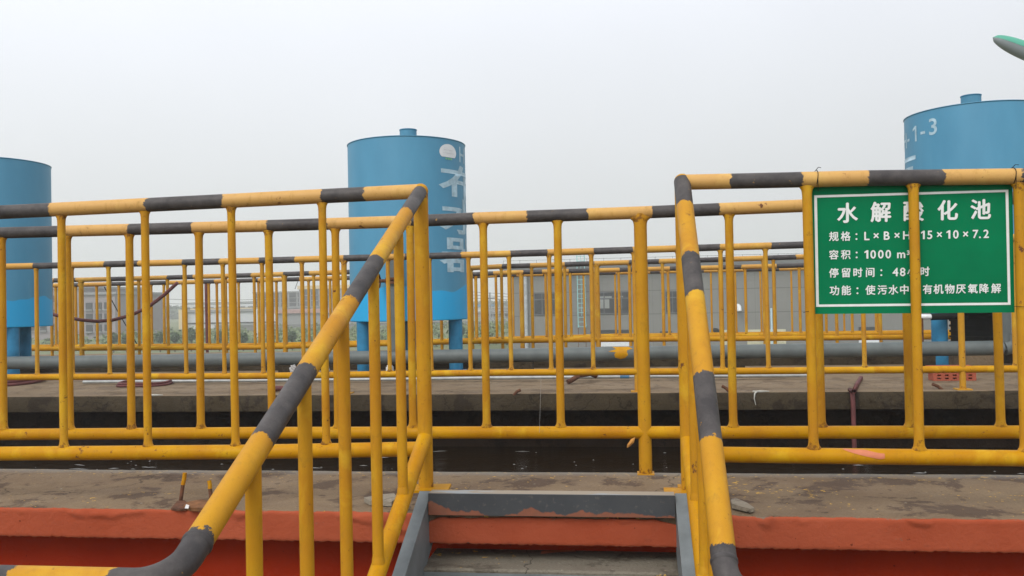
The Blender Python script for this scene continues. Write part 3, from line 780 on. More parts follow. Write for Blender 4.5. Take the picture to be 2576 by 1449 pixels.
for px, py, r in ((2053, 449, 0), (2547, 443, 0)):
    cz = atY(px, py, Y1); b = MB()
    ring = [cz + Vector((0.002 * math.sin(a * 2), -0.0275 * math.cos(a), 0.0275 * math.sin(a))) for a in [i * math.pi * 2 / 16 for i in range(17)]]
    b.tube(ring, 0.0012, 6); b.tube([cz + Vector((0, 0.0, 0.0275)), cz + Vector((0.006, -0.01, 0.036)), cz + Vector((0.012, -0.02, 0.033))], 0.0011, 6)
    b.tube([cz + Vector((0, -0.0275, 0)), cz + Vector((0.001, -0.02, -0.045))], 0.0011, 6); b.build('tie_wire', M['dark_steel'], sign)

# ------------------------------------------------------------------ blue tanks
TR = 0.615
def cyl_text(b, ch, c, R, a0, em_u, em_v, z0, off):
    """wrap one glyph on a cylinder: a0 = angle of its origin (0 faces the viewer, + to the right)"""
    vs, fs = glyph(ch, off)
    bm = bmesh.new(); bv = [bm.verts.new(v) for v in vs]
    for f in fs:
        try: bm.faces.new([bv[i] for i in f])
        except ValueError: pass
    for i in range(1, 24):
        g = bm.verts[:] + bm.edges[:] + bm.faces[:]
        bmesh.ops.bisect_plane(bm, geom=g, plane_co=(i / 24, 0, 0), plane_no=(1, 0, 0))
    bm.verts.index_update(); o = []
    for v in bm.verts:
        a = a0 + v.co.x * em_u / R
        o.append((c.x + R * math.sin(a), c.y - R * math.cos(a), z0 + v.co.y * em_v))
    b.add(o, [tuple(v.index for v in f.verts) for f in bm.faces], 0, True); bm.free()
def tank(label, pxc, pyc, Y, legs, zt=1.655, zb=0.53, texts=(), nozzle=(0, 0)):
    c = atY(pxc, pyc, Y); c = Vector((c.x, Y, 0))
    t = thing('storage_tank', label, 'tank', tuple(c), 'blue steel tanks on legs')
    zt += CAM.z; 
    b = MB(); seg = 96
    b.lathe(c, [(0.001, zb + 0.012), (TR - 0.03, zb + 0.006), (TR - 0.004, zb), (TR, zb + 0.004), (TR, zb + 0.012), (TR, zb + 0.3), (TR, zt - 0.014), (TR, zt - 0.006), (TR + 0.006, zt - 0.005), (TR + 0.006, zt), (TR - 0.01, zt + 0.004), (0.001, zt + 0.03)], seg)
    b.build('shell', M['tank'], t)
    b = MB(); nc = c + Vector((nozzle[0], nozzle[1], 0))
    b.lathe(nc, [(0.088, zt), (0.088, zt + 0.13), (0.088, zt + 0.142), (0.092, zt + 0.143), (0.092, zt + 0.150), (0.08, zt + 0.152), (0.001, zt + 0.152)], 32); b.build('nozzle', M['tank_cap'], t)
    for a in legs:
        a -= math.degrees(math.atan2(c.x, c.y)); p = c + Vector((0.875 * TR * math.cos(R_(a)), 0.875 * TR * math.sin(R_(a)), 0))
        b = MB(); b.tube([p + Vector((0, 0, 0.001)), p + Vector((0, 0, zb + 0.004))], 0.071, 24); b.box((p.x - 0.1, p.y - 0.1, 0.001), (p.x + 0.1, p.y + 0.1, 0.012)); b.build('leg', M['blue_leg'], t)
    return t, c
tank('weathered blue tank cut off by the left edge of the photo', -24, 620, 9.0, (-69, 51, 171))
tc_, cc = tank('weathered blue tank in the middle with a round white sticker', 1027, 600, 9.0, (-30, 90, 210), nozzle=(0.05, -0.12))
tr_, cr_ = tank('large looking blue tank on the right, behind the green sign', 2452, 400, 8.95, (-128, 110, -8), zt=1.715, nozzle=(-0.075, -0.15))
EMU, EMV, RT = R_(82) * TR, 0.385, TR + 0.0025
BC, BR = math.atan2(cc.x, cc.y), math.atan2(cr_.x, cr_.y)      # bearings of the two lettered tanks
def zpx(px, py, Yd): return atY(px, py, Yd).z
for ch, pyb in (('布', 489), ('水', 575), ('器', 674)):
    b = MB(); cyl_text(b, ch, cc, RT, R_(29.5) - BC, EMU, EMV, zpx(1140, pyb, 8.55), 0.016); b.build('letter', M['tank_white'], tc_)
b = MB(); cyl_text(b, 'H', cc, RT, R_(59) - BC, 0.235, 0.225, zpx(1155, 397, 8.6), 0.012); b.build('letter', M['tank_white'], tc_)
for ch, a in (('H', -84), ('-', -69.5), ('1', -60), ('-', -47), ('3', -38)):
    b = MB(); cyl_text(b, ch, cr_, RT, R_(a) - BR, 0.215, 0.215, zpx(2350, 321 + (a + 36) * -0.35, 8.25), 0.012)
    b.build('letter', M['tank_white'], tr_)
for ch, pyb in (('布', 452), ('水', 545), ('器', 645)):
    b = MB(); cyl_text(b, ch, cr_, RT, R_(-132) - BR, EMU, EMV, zpx(2290, pyb, 8.5), 0.016); b.build('letter', M['tank_white'], tr_)
# sticker: white dome with a green foot line, on the centre tank
b = MB(); ca = R_(43) - BC; cz = zpx(1128, 378, 8.55); au, av = 0.195, 0.082; ring = []
for i in range(40):
    q = 2 * math.pi * i / 40; v = max(-0.62, math.sin(q)); a = ca + au * math.cos(q) * (1 if v > -0.62 else 1)
    ring.append((a, cz + v * av))
vs = [(ca, cz)] + ring; rr_ = TR + 0.003
pts = []
for kx in (0.001, 0.35, 0.7, 1.0):
    for a, z in ring: pts.append((ca + (a - ca) * kx, cz + (z - cz) * kx))
P3 = [(cc.x + rr_ * math.sin(a), cc.y - rr_ * math.cos(a), z) for a, z in pts]
b.add(P3, [(r * 40 + i, r * 40 + (i + 1) % 40, (r + 1) * 40 + (i + 1) % 40, (r + 1) * 40 + i) for r in range(3) for i in range(40)])
skr = b.build('sticker', M['sticker'], tc_)
M['sticker_green'] = simple('sticker_green_line', (0.16, 0.42, 0.22), 0.5); M['sticker_grey'] = simple('sticker_grey_print', (0.42, 0.44, 0.47), 0.5)
def strip(b, a0, a1, z0, z1, R=TR + 0.0042, n=8):
    v = []
    for i in range(n + 1):
        a = lerp(a0, a1, i / n); v += [(cc.x + R * math.sin(a), cc.y - R * math.cos(a), z0), (cc.x + R * math.sin(a), cc.y - R * math.cos(a), z1)]
    b.add(v, [(2*i, 2*i+2, 2*i+3, 2*i+1) for i in range(n)])
b = MB()
for k_ in range(3): strip(b, ca - 0.075 + k_ * 0.055, ca - 0.035 + k_ * 0.055, cz - av * 0.92, cz - av * 0.70, n=2)
b.build('sticker_footer', M['sticker_green'], tc_)
b = MB(); strip(b, ca - 0.10, ca + 0.11, cz + 0.020, cz + 0.0225); strip(b, ca - 0.12, ca + 0.12, cz - 0.012, cz - 0.0095); strip(b, ca - 0.10, ca - 0.02, cz + 0.038, cz + 0.040); b.build('sticker_print', M['sticker_grey'], tc_)

# ------------------------------------------------------------------ pipework on the deck
PY = 8.26
plL = [(-320, 917), (100, 912), (400, 908), (900, 900), (1290, 894), (1700, 887), (2100, 881), (2460, 876), (2520, 875)]
pp = [atY(x, y, PY) for x, y in plL]
mp = thing('main_pipe', 'thick grey pipe lying along the deck with a splash of yellow paint', 'pipe', (0, PY, 0.0))
b = MB(); rp_ = 0.0655; b.tube(pp, rp_, 28); b.build('pipe_run', M['grey_pipe'], mp)
b = MB(); e = pp[-1]
b.tube([e + Vector((0.02, 0, 0)), e + Vector((0.07, 0, 0.01)), e + Vector((0.10, 0, 0.05)), e + Vector((0.105, 0, 0.12))], rp_ * 1.02, 24); b.build('elbow', M['grey_pipe'], mp)
for x in (-3.3, -1.0, 0.95, 2.6):
    z = min(pp, key=lambda q: abs(q.x - x)).z - rp_
    b = MB(); b.box((x - 0.10, PY - 0.07, 0.001), (x + 0.10, PY + 0.07, z + 0.006)); b.build('saddle', M['concrete_dark'], mp)
b = MB(); zc = lambda x: lerp(pp[4].z, pp[5].z, (x - pp[4].x) / (pp[5].x - pp[4].x))
def on_pipe(px, py):
    p = atY(px, py, PY - rp_ * 0.8); c0 = zc(p.x); dz = max(-0.96 * rp_, min(0.98 * rp_, p.z - c0)); r = rp_ + 0.002
    return Vector((p.x, PY - math.sqrt(max(0, r * r - dz * dz)), c0 + dz))
spl = [(1530, 884), (1545, 880), (1541, 872), (1560, 869.5), (1580, 871), (1592, 877), (1580, 877.5), (1577, 884), (1580, 893), (1572, 901), (1560, 904), (1548, 900), (1545, 892), (1549, 886)]
spl2 = [on_pipe(*q) for q in spl]; n = len(spl); LV = 7
rings = [[on_pipe(1562 + (x - 1562) * k_ / LV, 885 + (y - 885) * k_ / LV) for x, y in spl] for k_ in range(1, LV + 1)]
b.add([on_pipe(1562, 885)] + [p for r in rings for p in r], [(0, 1 + i, 1 + (i + 1) % n) for i in range(n)] + [(1 + k_*n + i, 1 + (k_+1)*n + i, 1 + (k_+1)*n + (i + 1) % n, 1 + k_*n + (i + 1) % n) for k_ in range(LV - 1) for i in range(n)])
b.build('paint_splash', M['yellow'], mp)
# upstand behind the pipe keeps the deck edge dark
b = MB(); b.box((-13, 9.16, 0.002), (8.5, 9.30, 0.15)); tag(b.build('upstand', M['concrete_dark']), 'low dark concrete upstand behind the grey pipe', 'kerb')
def riser(label, px, ytop, Y, r, flange_py, hand=True):
    p = atY(px, 880, Y); ztop = atY(px, ytop, Y).z; t = thing('riser_pipe', label, 'pipe', (p.x, Y, 0.1), 'grey riser pipes beside the tanks')
    b = MB(); b.tube([Vector((p.x, Y, 0.19)), Vector((p.x, Y, ztop))], r, 24); b.build('pipe_run', M['grey_pipe'], t)
    zf = atY(px, flange_py, Y).z
    b = MB(); b.lathe((p.x, Y, zf), [(r, -0.03), (r * 1.55, -0.03), (r * 1.55, -0.008), (r * 1.2, -0.006), (r * 1.2, 0.006), (r * 1.55, 0.008), (r * 1.55, 0.03), (r, 0.03)], 24, smooth=False); b.build('flange', M['rust'], t)
    if hand:
        b = MB(); b.tube([Vector((p.x - r, Y - 0.02, zf)), Vector((p.x - r - 0.10, Y - 0.02, zf))], 0.018, 10)
        ring = [Vector((p.x - r - 0.10, Y - 0.02 + 0.065 * math.cos(a), zf + 0.065 * math.sin(a))) for a in [i * math.pi / 8 for i in range(17)]]
        b.tube(ring, 0.010, 8); b.build('handwheel', M['rust'], t)
    return t
riser('grey riser pipe with a rusty flange in front of the middle tank', 996, 628, PY + 0.02, 0.058, 706)
riser('grey riser pipe beside the black pump under the right tank', 2531, 640, PY, 0.045, 726, False)
# pump body below the right tank
pb_ = atY(2464, 862, 8.62); pt = thing('pump', 'black ribbed pump housing on the deck under the right tank', 'pump', (pb_.x, 8.75, 0.0))
b = MB(); x0, x1 = pb_.x - 0.145, pb_.x + 0.14
b.box((x0, 8.62, 0.14), (x1, 8.92, 0.66)); b.box((x0 + 0.02, 8.66, 0.66), (x1 - 0.02, 8.88, 0.74)); b.build('housing', M['dark_steel'], pt)
for i in range(9):
    b = MB(); b.box((x0 - 0.012, 8.608, 0.17 + i * 0.052), (x1 + 0.012, 8.93, 0.19 + i * 0.052)); b.build('rib', M['dark_steel'], pt)
b = MB(); b.box((x0 - 0.02, 8.6, 0.001), (x1 + 0.02, 8.94, 0.139)); b.build('plinth', M['concrete_far'], pt)
cp = thing('connecting_pipe', 'short dark and white pipe running between the right tank legs', 'pipe', tuple(atY(2370, 795, 8.5)))
b = MB(); b.tube([atY(2312, 797, 8.5), atY(2342, 797, 8.5)], 0.024, 14); b.build('white_length', M['white_plastic'], cp)
b = MB(); b.tube([atY(2342, 797, 8.5), atY(2432, 794, 8.5)], 0.032, 14); b.build('dark_length', M['dark_steel'], cp)
b = MB(); pv = atY(2316, 800, 8.5); b.tube([pv, Vector((pv.x, pv.y, 0.1))], 0.022, 12); b.build('down_leg', M['rust'], cp)
# conduit
CYY = 7.66
cn = thing('conduit', 'long thin galvanised conduit lying on the tank deck', 'pipe', (0, CYY, 0.0))
cpx = [(210, 961), (640, 957), (1000, 954), (1195, 951), (1560, 947.5), (2035, 944.5)]
b = MB(); b.tube([atY(x, y, CYY) for x, y in cpx], 0.0155, 14); b.build('tube', M['galv'], cn)
b = MB(); b.tube([atY(1560, 947.5, CYY), atY(1583, 947.3, CYY)], 0.0168, 14); b.build('tape_wrap', M['blue_tape'], cn)
for x, y in ((1432, 948.7), (640, 957)):
    b = MB(); b.tube([atY(x - 7, y, CYY), atY(x + 7, y, CYY)], 0.0185, 12); b.build('coupling', M['galv'], cn)

# ------------------------------------------------------------------ loose things
def rod(name, label, pts, r, mat, cat, group=None, seg=8, wob=0.0):
    b = MB(); b.tube(pts, r, seg); o = b.build(name, mat); return tag(o, label, cat, group)
def torus_obj(name, label, c, R, r, mat, cat, group=None, turns=2):
    b = MB()
    for k in range(turns):
        ring = [c + Vector(((R - 0.012 * k) * math.cos(a), (R - 0.012 * k) * math.sin(a), r + k * r * 1.7 + 0.004 * math.sin(3 * a))) for a in [i * math.pi / 20 for i in range(41)]]
        b.tube(ring, r, 10, caps=False)
    return tag(b.build(name, mat), label, cat, group)
c = atZ(365, 969, 0.0); torus_obj('hose_coil', 'maroon hose ring lying flat on the deck, left of the middle tank', Vector((c.x, c.y, 0.002)), 0.235, 0.011, M['maroon'], 'hose', 'maroon hose rings on the deck')
c = atZ(-20, 966, 0.0); torus_obj('hose_coil', 'maroon hose ring at the left edge of the photo', Vector((c.x, c.y, 0.002)), 0.45, 0.016, M['maroon'], 'hose', 'maroon hose rings on the deck')
c = atZ(712, 983, 0.0); torus_obj('hose_coil', 'small maroon hose loop on the front edge of the deck', Vector((c.x, c.y, 0.002)), 0.075, 0.016, M['maroon'], 'hose', 'maroon hose rings on the deck', 1)
a = atZ(1428, 961, 0.02); z = atZ(1500, 946, 0.05)
rod('rusty_bar', 'bent rusty bar lying across the conduit', [a + Vector((0, 0, 0.0)), a + Vector((0.03, 0.02, 0.012)), a.lerp(z, 0.4) + Vector((0, 0, 0.035)), a.lerp(z, 0.8) + Vector((0, 0, 0.03)), z], 0.021, M['rust'], 'scrap', seg=10)
def edge_z(px): return atZ(px, 987, 0.0)
for (x0, y0, x1, y1, lab) in ((1292, 991, 1310, 981, 'rusty rebar stub pointing right at the deck edge, near the middle'), (1838, 986, 1816, 971, 'rusty rebar stub pointing left at the deck edge, right of the stair'), (2372, 979, 2345, 966, 'rusty rebar stub beside the red bricks')):
    p = atZ(x0, y0, 0.0); q = atY(x1, y1, p.y)
    rod('rebar_stub', lab, [p - Vector((0, 0, 0.01)), p.lerp(q, 0.5) + Vector((0, 0, 0.004)), q], 0.0115, M['rust'], 'scrap', 'rusty rebar stubs in the concrete')
# hose hanging over the deck edge
h0 = atZ(2166, 950, 0.012); h1 = atZ(2156, 966, 0.012); h2 = atZ(2148, 985, 0.014)
hx = atY(2145, 992, 6.59); h3 = hx; h4 = Vector((hx.x, 6.585, -0.15)); h5 = Vector((hx.x + 0.005, 6.60, -0.47))
rod('hose', 'maroon hose hanging over the deck edge into the basin', [h0, h1, h2, Vector((h2.x, 6.63, 0.016)), Vector((hx.x, 6.595, -0.01)), Vector((hx.x, 6.587, -0.05)), h4, h5], 0.0165, M['maroon'], 'hose', seg=12)
# drooping hose and thin things at row 4 and beyond
drp = [(128, 789), (160, 797), (200, 804), (235, 808.5), (262, 809), (300, 804), (345, 790), (400, 766), (450, 733), (500, 690)]
drp = [(128, 790), (165, 798), (205, 805), (245, 808.5), (285, 805), (330, 793), (372, 773), (413, 742), (447, 711)]
rod('hose', 'maroon hose sagging from the left tank to a railing top', [atY(x, y, 10.3) for x, y in drp], 0.022, M['maroon'], 'hose', seg=10)
pa = atY(518, 712, 13.2); pbm = atY(524, 905, 13.2)
rod('pole', 'thin red brown pole standing behind the railings', [pa, Vector((pbm.x, 13.2, GZ))], 0.024, M['maroon'], 'pole', seg=10)
rod('cable', 'thin black cable slanting down behind the left railings', [atY(262, 721, 13.5), atY(300, 790, 13.5), atY(346, 868, 13.5)], 0.008, M['dark_steel'], 'cable', seg=6)
# bricks
br = atZ(2402, 958, 0.0)
def brick(x, y, z, L, H, W, label):
    b = MB(); nx, nz = 11, 5
    def gx(i): return x - L / 2 + L * i / nx
    def gz(j): return z + H * j / nz
    for i in range(nx):
        for j in range(nz):
            hole = i % 2 == 1 and j % 2 == 1
            yy = y + (0.03 if hole else 0)
            vs = [(gx(i), yy, gz(j)), (gx(i + 1), yy, gz(j)), (gx(i + 1), yy, gz(j + 1)), (gx(i), yy, gz(j + 1))]
            b.add(vs, [(0, 1, 2, 3)])
            if hole:
                f = [(gx(i), y, gz(j)), (gx(i + 1), y, gz(j)), (gx(i + 1), y, gz(j + 1)), (gx(i), y, gz(j + 1))]
                b.add(f + vs, [(k, (k + 1) % 4, 4 + (k + 1) % 4, 4 + k) for k in range(4)])
    x0, x1, y1 = x - L / 2, x + L / 2, y + W
    b.add([(x0, y, z), (x1, y, z), (x1, y1, z), (x0, y1, z), (x0, y, z + H), (x1, y, z + H), (x1, y1, z + H), (x0, y1, z + H)], [(3, 2, 1, 0), (4, 5, 6, 7), (1, 2, 6, 5), (2, 3, 7, 6), (3, 0, 4, 7)])
    return tag(b.build('brick', M['brick']), label, 'brick', 'hollow red bricks on the deck')
M['brick'] = plaster('red_brick_clay', (0.30, 0.075, 0.045), (0.37, 0.10, 0.06), (0.24, 0.06, 0.04))
brick(br.x, br.y, 0.001, 0.325, 0.062, 0.12, 'hollow red brick lying under the right tank, the lower of two')
brick(br.x - 0.005, br.y + 0.035, 0.064, 0.335, 0.05, 0.12, 'hollow red brick on top of another under the right tank')
# two yellow rebar stubs and a wood splinter on the near walkway
for (x0, y0, x1, y1, lab) in ((453, 1262, 465, 1189, 'taller bent yellow and rust rebar stub on the near walkway'), (531, 1258, 526, 1209, 'shorter yellow and rust rebar stub on the near walkway')):
    p = atZ(x0, y0, 0.0); q = atY(x1, y1, p.y + 0.01); mid = p.lerp(q, 0.58)
    t = thing('rebar_stub', lab, 'scrap', tuple(p), 'yellow rebar stubs in the walkway')
    b = MB(); b.tube([p - Vector((0, 0, 0.01)), p.lerp(q, 0.3) + Vector((0.001, 0, 0)), mid], 0.0070, 10); b.build('rusty_foot', M['rust'], t)
    b = MB(); b.tube([mid, mid.lerp(q, 0.5) + Vector((0.0015, 0, 0)), q], 0.0076, 10); b.build('painted_tip', M['yellow'], t)
def shard(name, label, pix, z, th, mat, cat, lift=0.0, group=None):
    """flat broken piece from outline pixels lying at height z"""
    P = [atZ(x, y, z) for x, y in pix]; n = len(P); b = MB()
    top = [p + Vector((0, 0, th + lift * (i / n))) for i, p in enumerate(P)]
    b.add(P + top, [tuple(range(n))[::-1], tuple(range(n, 2 * n))] + [(i, (i + 1) % n, n + (i + 1) % n, n + i) for i in range(n)])
    return tag(b.build(name, mat), label, cat, group)
M['splinter'] = simple('rotten_wood', (0.17, 0.075, 0.03), 0.85, 0, 0.5, 30, 0.4)
shard('wood_splinter', 'rotten brown wood splinter between the two yellow rebar stubs', [(462, 1279), (480, 1286), (520, 1287), (536, 1280), (532, 1268), (505, 1265), (475, 1270)], 0.004, 0.012, M['splinter'], 'debris')
shard('mortar_chip', 'crumbled mortar around the foot of the yellow rebar stubs', [(430, 1283), (452, 1286), (470, 1284), (476, 1272), (464, 1262), (446, 1264)], 0.002, 0.006, M['rust'], 'debris')
shard('paper_scrap', 'small white scrap beside the wood splinter', [(465, 1279), (474, 1279.5), (476, 1272), (468, 1270)], 0.02, 0.002, M['white_plastic'], 'debris')
shard('mortar_slab', 'loose slab of mortar lifting at the right foot of the stair', [(1838, 1262), (1850, 1258), (1880, 1272), (1898, 1286), (1888, 1290), (1862, 1284), (1842, 1279)], 0.006, 0.007, M['chip'], 'debris', 0.010, 'loose mortar slabs beside the stair')
shard('mortar_slab', 'loose slab of mortar lying left of the stair head', [(916, 1263), (950, 1255), (992, 1252), (1000, 1262), (985, 1274), (950, 1272), (930, 1271)], 0.004, 0.016, M['chip'], 'debris', 0.0, 'loose mortar slabs beside the stair')
b = MB()
for i in range(26):
    px = random.choice((random.uniform(60, 1000), random.uniform(1850, 2560), random.uniform(1300, 1700))); p = atZ(px, random.uniform(1190, 1275) if px < 1100 or px > 1800 else random.uniform(1195, 1228), 0.0)
    s = random.uniform(0.002, 0.006); vs = [(p.x + s * random.uniform(.6, 1.5) * math.cos(a), p.y + s * random.uniform(.6, 1.4) * math.sin(a), 0.0005) for a in [j * math.pi / 3 for j in range(6)]]
    b.add(vs + [(p.x, p.y, s * 0.7)], [(j, (j + 1) % 6, 6) for j in range(6)])
tag(b.build('grit', M['chip']), 'crumbs of mortar scattered on the near walkway', 'debris', kind='stuff')
# white dribble on deck edge, plastic bags behind row 3
def dribble(px, label):
    p = atZ(px, 991, 0.0); b = MB(); x = p.x
    ptsd = [Vector((x + 0.06, 6.66, 0.006)), Vector((x + 0.02, 6.635, 0.007)), Vector((x, 6.612, -0.004)), Vector((x - 0.006, 6.609, -0.04)), Vector((x + 0.004, 6.610, -0.09))]
    b.tube(ptsd, [0.006, 0.008, 0.006, 0.004, 0.002], 8); b.tube([Vector((x - 0.01, 6.65, 0.005)), Vector((x + 0.05, 6.64, 0.006)), Vector((x + 0.11, 6.66, 0.005))], [0.006, 0.009, 0.003], 8)
    return tag(b.build('plaster_dribble', M['rag']), label, 'stain', 'white dribbles on the deck edge')
dribble(1903, 'white plaster dribble over the deck edge, right of the stair')
dribble(400, 'white plaster dribble over the deck edge, far left')
def crumple(name, label, px, py, Y, w_, h_, mat, seed, cat):
    c = atY(px, py, Y); b = MB(); nn = 10; vs = []; fs = []
    for j in range(nn + 1):
        for i in range(nn * 2):
            th = math.pi * j / nn; ph = math.pi * i / nn
            d = Vector((math.sin(th) * math.cos(ph), math.sin(th) * math.sin(ph), math.cos(th)))
            k_ = 1 + 0.45 * noise.noise(d * 2.3 + Vector((seed, 0, 0)))
            vs.append((c.x + d.x * w_ * k_, c.y + d.y * w_ * 0.6 * k_, max(0.001, c.z + d.z * h_ * k_)))
    for j in range(nn):
        for i in range(nn * 2):
            fs.append((j*2*nn+i, j*2*nn+(i+1) % (2*nn), (j+1)*2*nn+(i+1) % (2*nn), (j+1)*2*nn+i))
    b.add(vs, fs, 0, False); return tag(b.build(name, mat), label, cat)
crumple('plastic_bag', 'crumpled white plastic bag left of the stair handrail', 738, 930, 8.0, 0.035, 0.045, M['bag'], 1, 'bag')
crumple('plastic_bag', 'crumpled white plastic bag right of the stair handrail', 820, 929, 8.1, 0.035, 0.04, M['bag'], 5, 'bag')
b = MB(); p = atY(982, 930, 8.15); b.box((p.x - 0.03, 8.1, 0.001), (p.x + 0.03, 8.16, p.z + 0.03)); b.box((p.x - 0.022, 8.11, p.z + 0.03), (p.x + 0.022, 8.15, p.z + 0.045)); tag(b.build('plastic_jug', M['white_plastic']), 'small white plastic jug on the deck in front of the grey pipe', 'jug')
# thin nylon thread hanging at the middle, dead leaf on the post
t0 = atY(1360, 955, 3.62); t1 = atY(1357, 1088, 3.56)
rod('thread', 'thin pale thread hanging down from the second railing', [atY(1361, 952, 3.56), atY(1359, 1020, 3.56), t1], 0.0005, M['bag'], 'thread', seg=5)
b = MB(); p = atY(1598, 1100, Y2 - 0.03); q = atY(1577, 1127, Y2 - 0.03)
dv = (q - p); sdv = Vector((dv.z, 0, -dv.x)).normalized() * 0.009
b.add([p, p.lerp(q, .3) + sdv, p.lerp(q, .8) + sdv * .8, q, p.lerp(q, .8) - sdv * .6, p.lerp(q, .35) - sdv, p.lerp(q, .5) + Vector((0, -0.008, 0))], [(0, 1, 6), (1, 2, 6), (2, 3, 6), (3, 4, 6), (4, 5, 6), (5, 0, 6)])
M['dry_leaf'] = simple('dry_leaf', (0.42, 0.20, 0.05), 0.8, 0, 0.3, 40)
tag(b.build('dead_leaf', M['dry_leaf']), 'dry curled leaf caught under the second railing at its thick post', 'leaf')

# ------------------------------------------------------------------ street lamp
LY = 15.0
lp0 = atY(2497, 94, LY); lp1 = atY(2620, 146, LY)
lamp = thing('street_lamp', 'green street lamp head leaning in from the upper right corner', 'lamp', (lp1.x + 0.9, LY, GZ))
ax = (lp1 - lp0); Ln = ax.length; ax.normalize(); nrm = Vector((-ax.z, 0, ax.x)); nrm = nrm if nrm.z > 0 else -nrm
def lamp_half(sign, mat, name, hh, shrink):
    b = MB(); vs = []; fs = []; ni, nj = 18, 10
    for i in range(ni + 1):
        s = i / ni; wd = 0.14 * math.sin(math.pi * (s * 0.60) ** 0.75) ** 0.6 * shrink; ht = hh * math.sin(math.pi * (s * 0.60) ** 0.75) ** 0.62 * (1.25 if sign > 0 else 1.0)
        for j in range(nj + 1):
            a = math.pi * j / nj
            vs.append(lp0 + ax * (s * Ln * 1.1) + Vector((0, 1, 0)) * (wd * math.cos(a)) + nrm * (sign * ht * math.sin(a)))
    for i in range(ni):
        for j in range(nj): fs.append((i*(nj+1)+j, i*(nj+1)+j+1, (i+1)*(nj+1)+j+1, (i+1)*(nj+1)+j))
    b.add(vs, fs, 0, True); return b.build(name, mat, lamp)
lamp_half(1, M['lamp_green'], 'lamp_head', 0.115, 1.0)
lamp_half(-1, M['lamp_glass'], 'lens', 0.135, 0.97)
e0 = lp0 + ax * (Ln * 1.05)
b = MB(); top = Vector((lp1.x + 0.9, LY, lp1.z - 0.25))
b.tube([e0, e0.lerp(top, 0.5) + Vector((0, 0, -0.04)), top, top - Vector((0, 0, 0.3))], 0.035, 12); b.build('arm', M['lamp_green'], lamp)
b = MB(); b.tube([Vector((top.x, LY, GZ)), Vector((top.x, LY, top.z - 0.1))], [0.075, 0.05], 14); b.build('pole', M['lamp_green'], lamp)

# ------------------------------------------------------------------ works building behind the railings
BY = 55.0
tl = atY(1286, 668, BY); zr = tl.z
X0 = tl.x; X1 = atY(2900, 640, BY).x
zj = (atY(1288, 738, BY).z, atY(1400, 794, BY).z, atY(1400, 845, BY).z)
M['works'] = panel_wall('grey_works_panels', (0.165, 0.163, 0.152), zj, 3.1)
M['works_dark'] = panel_wall('grey_works_parapet', (0.12, 0.125, 0.125))
wb = thing('works_building', 'long grey flat roofed works building with a pale green wall ladder', 'building', (X0, BY, GZ))
b = MB(); b.box((X0, BY, GZ), (X1, BY + 18, zr - 0.32)); b.build('wall', M['works'], wb)
b = MB(); px0 = atY(1266, 664, BY - 0.5).x; b.box((px0, BY - 0.55, zr - 0.32), (X1, BY + 18.4, zr + 0.02)); b.box((px0 + .15, BY - 0.4, zr + 0.02), (X1, BY + 18.2, zr + 0.10)); b.build('parapet', M['works_dark'], wb)
b = MB()
xq = px0
while xq < X1:
    b.tube([(xq, BY - 0.45, zr + 0.1), (xq, BY - 0.45, zr + 0.30)], 0.009, 5); xq += 1.05
b.tube([(px0, BY - 0.45, zr + 0.28), (X1, BY - 0.45, zr + 0.28)], 0.008, 5); b.build('roof_wire', M['dark_steel'], wb)
def rect_px(x0, y0, x1, y1, Y):
    a = atY(x0, y1, Y); c = atY(x1, y0, Y); return a.x, c.x, a.z, c.z
def window(x0, y0, x1, y1, mull, par=wb, Y=BY, pale=()):
    a, c, z0, z1 = rect_px(x0, y0, x1, y1, Y); f = MB(); t = 0.05
    f.box((a, Y - 0.04, z0), (a + t, Y - 0.005, z1)); f.box((c - t, Y - 0.04, z0), (c, Y - 0.005, z1)); f.box((a + t, Y - 0.04, z1 - t), (c - t, Y - 0.005, z1)); f.box((a + t, Y - 0.06, z0), (c - t, Y - 0.005, z0 + t))
    zt_ = lerp(z0, z1, 0.70)
    f.box((a + t, Y - 0.04, zt_ - 0.03), (c - t, Y - 0.006, zt_ + 0.03))
    for q in mull: xx = lerp(a, c, q); f.box((xx - 0.025, Y - 0.045, z0 + t), (xx + 0.025, Y - 0.007, z1 - t))
    fo = f.build('window', M['frame'], par)
    g = MB(); g.box((a + 0.01, Y - 0.02, z0 + 0.01), (c - 0.01, Y - 0.004, z1 - 0.01)); g.build('pane', M['pane_dark'], fo)
    if pale:
        g = MB()
        for (u0, v0, u1, v1) in pale: g.box((lerp(a, c, u0), Y - 0.028, lerp(z0, z1, v0)), (lerp(a, c, u1), Y - 0.021, lerp(z0, z1, v1)))
        g.build('pane', M['pane_pale'], fo)
window(1344, 736, 1401, 793, (0.35, 0.68))
window(1505, 733, 1583, 790, (0.19, 0.52, 0.75), pale=((0.05, 0.72, 0.18, 0.80), (0.22, 0.72, 0.44, 0.80), (0.03, 0.25, 0.17, 0.66), (0.21, 0.25, 0.36, 0.66), (0.72, 0.74, 0.80, 0.80)))
window(1674, 730, 1764, 788, (0.2, 0.5, 0.75))
window(2060, 722, 2150, 780, (0.25, 0.5, 0.75)); window(2310, 716, 2400, 774, (0.25, 0.5, 0.75))
for x0, y0, x1, y1 in ((1507, 829, 1588, 842), (1350, 844, 1400, 856), (1660, 833, 1690, 850), (2160, 822, 2215, 838)):
    a, c, z0, z1 = rect_px(x0, y0, x1, y1, BY); g = MB(); g.box((a, BY - 0.03, z0), (c, BY - 0.004, z1)); g.build('low_window', M['pane_dark'], wb)
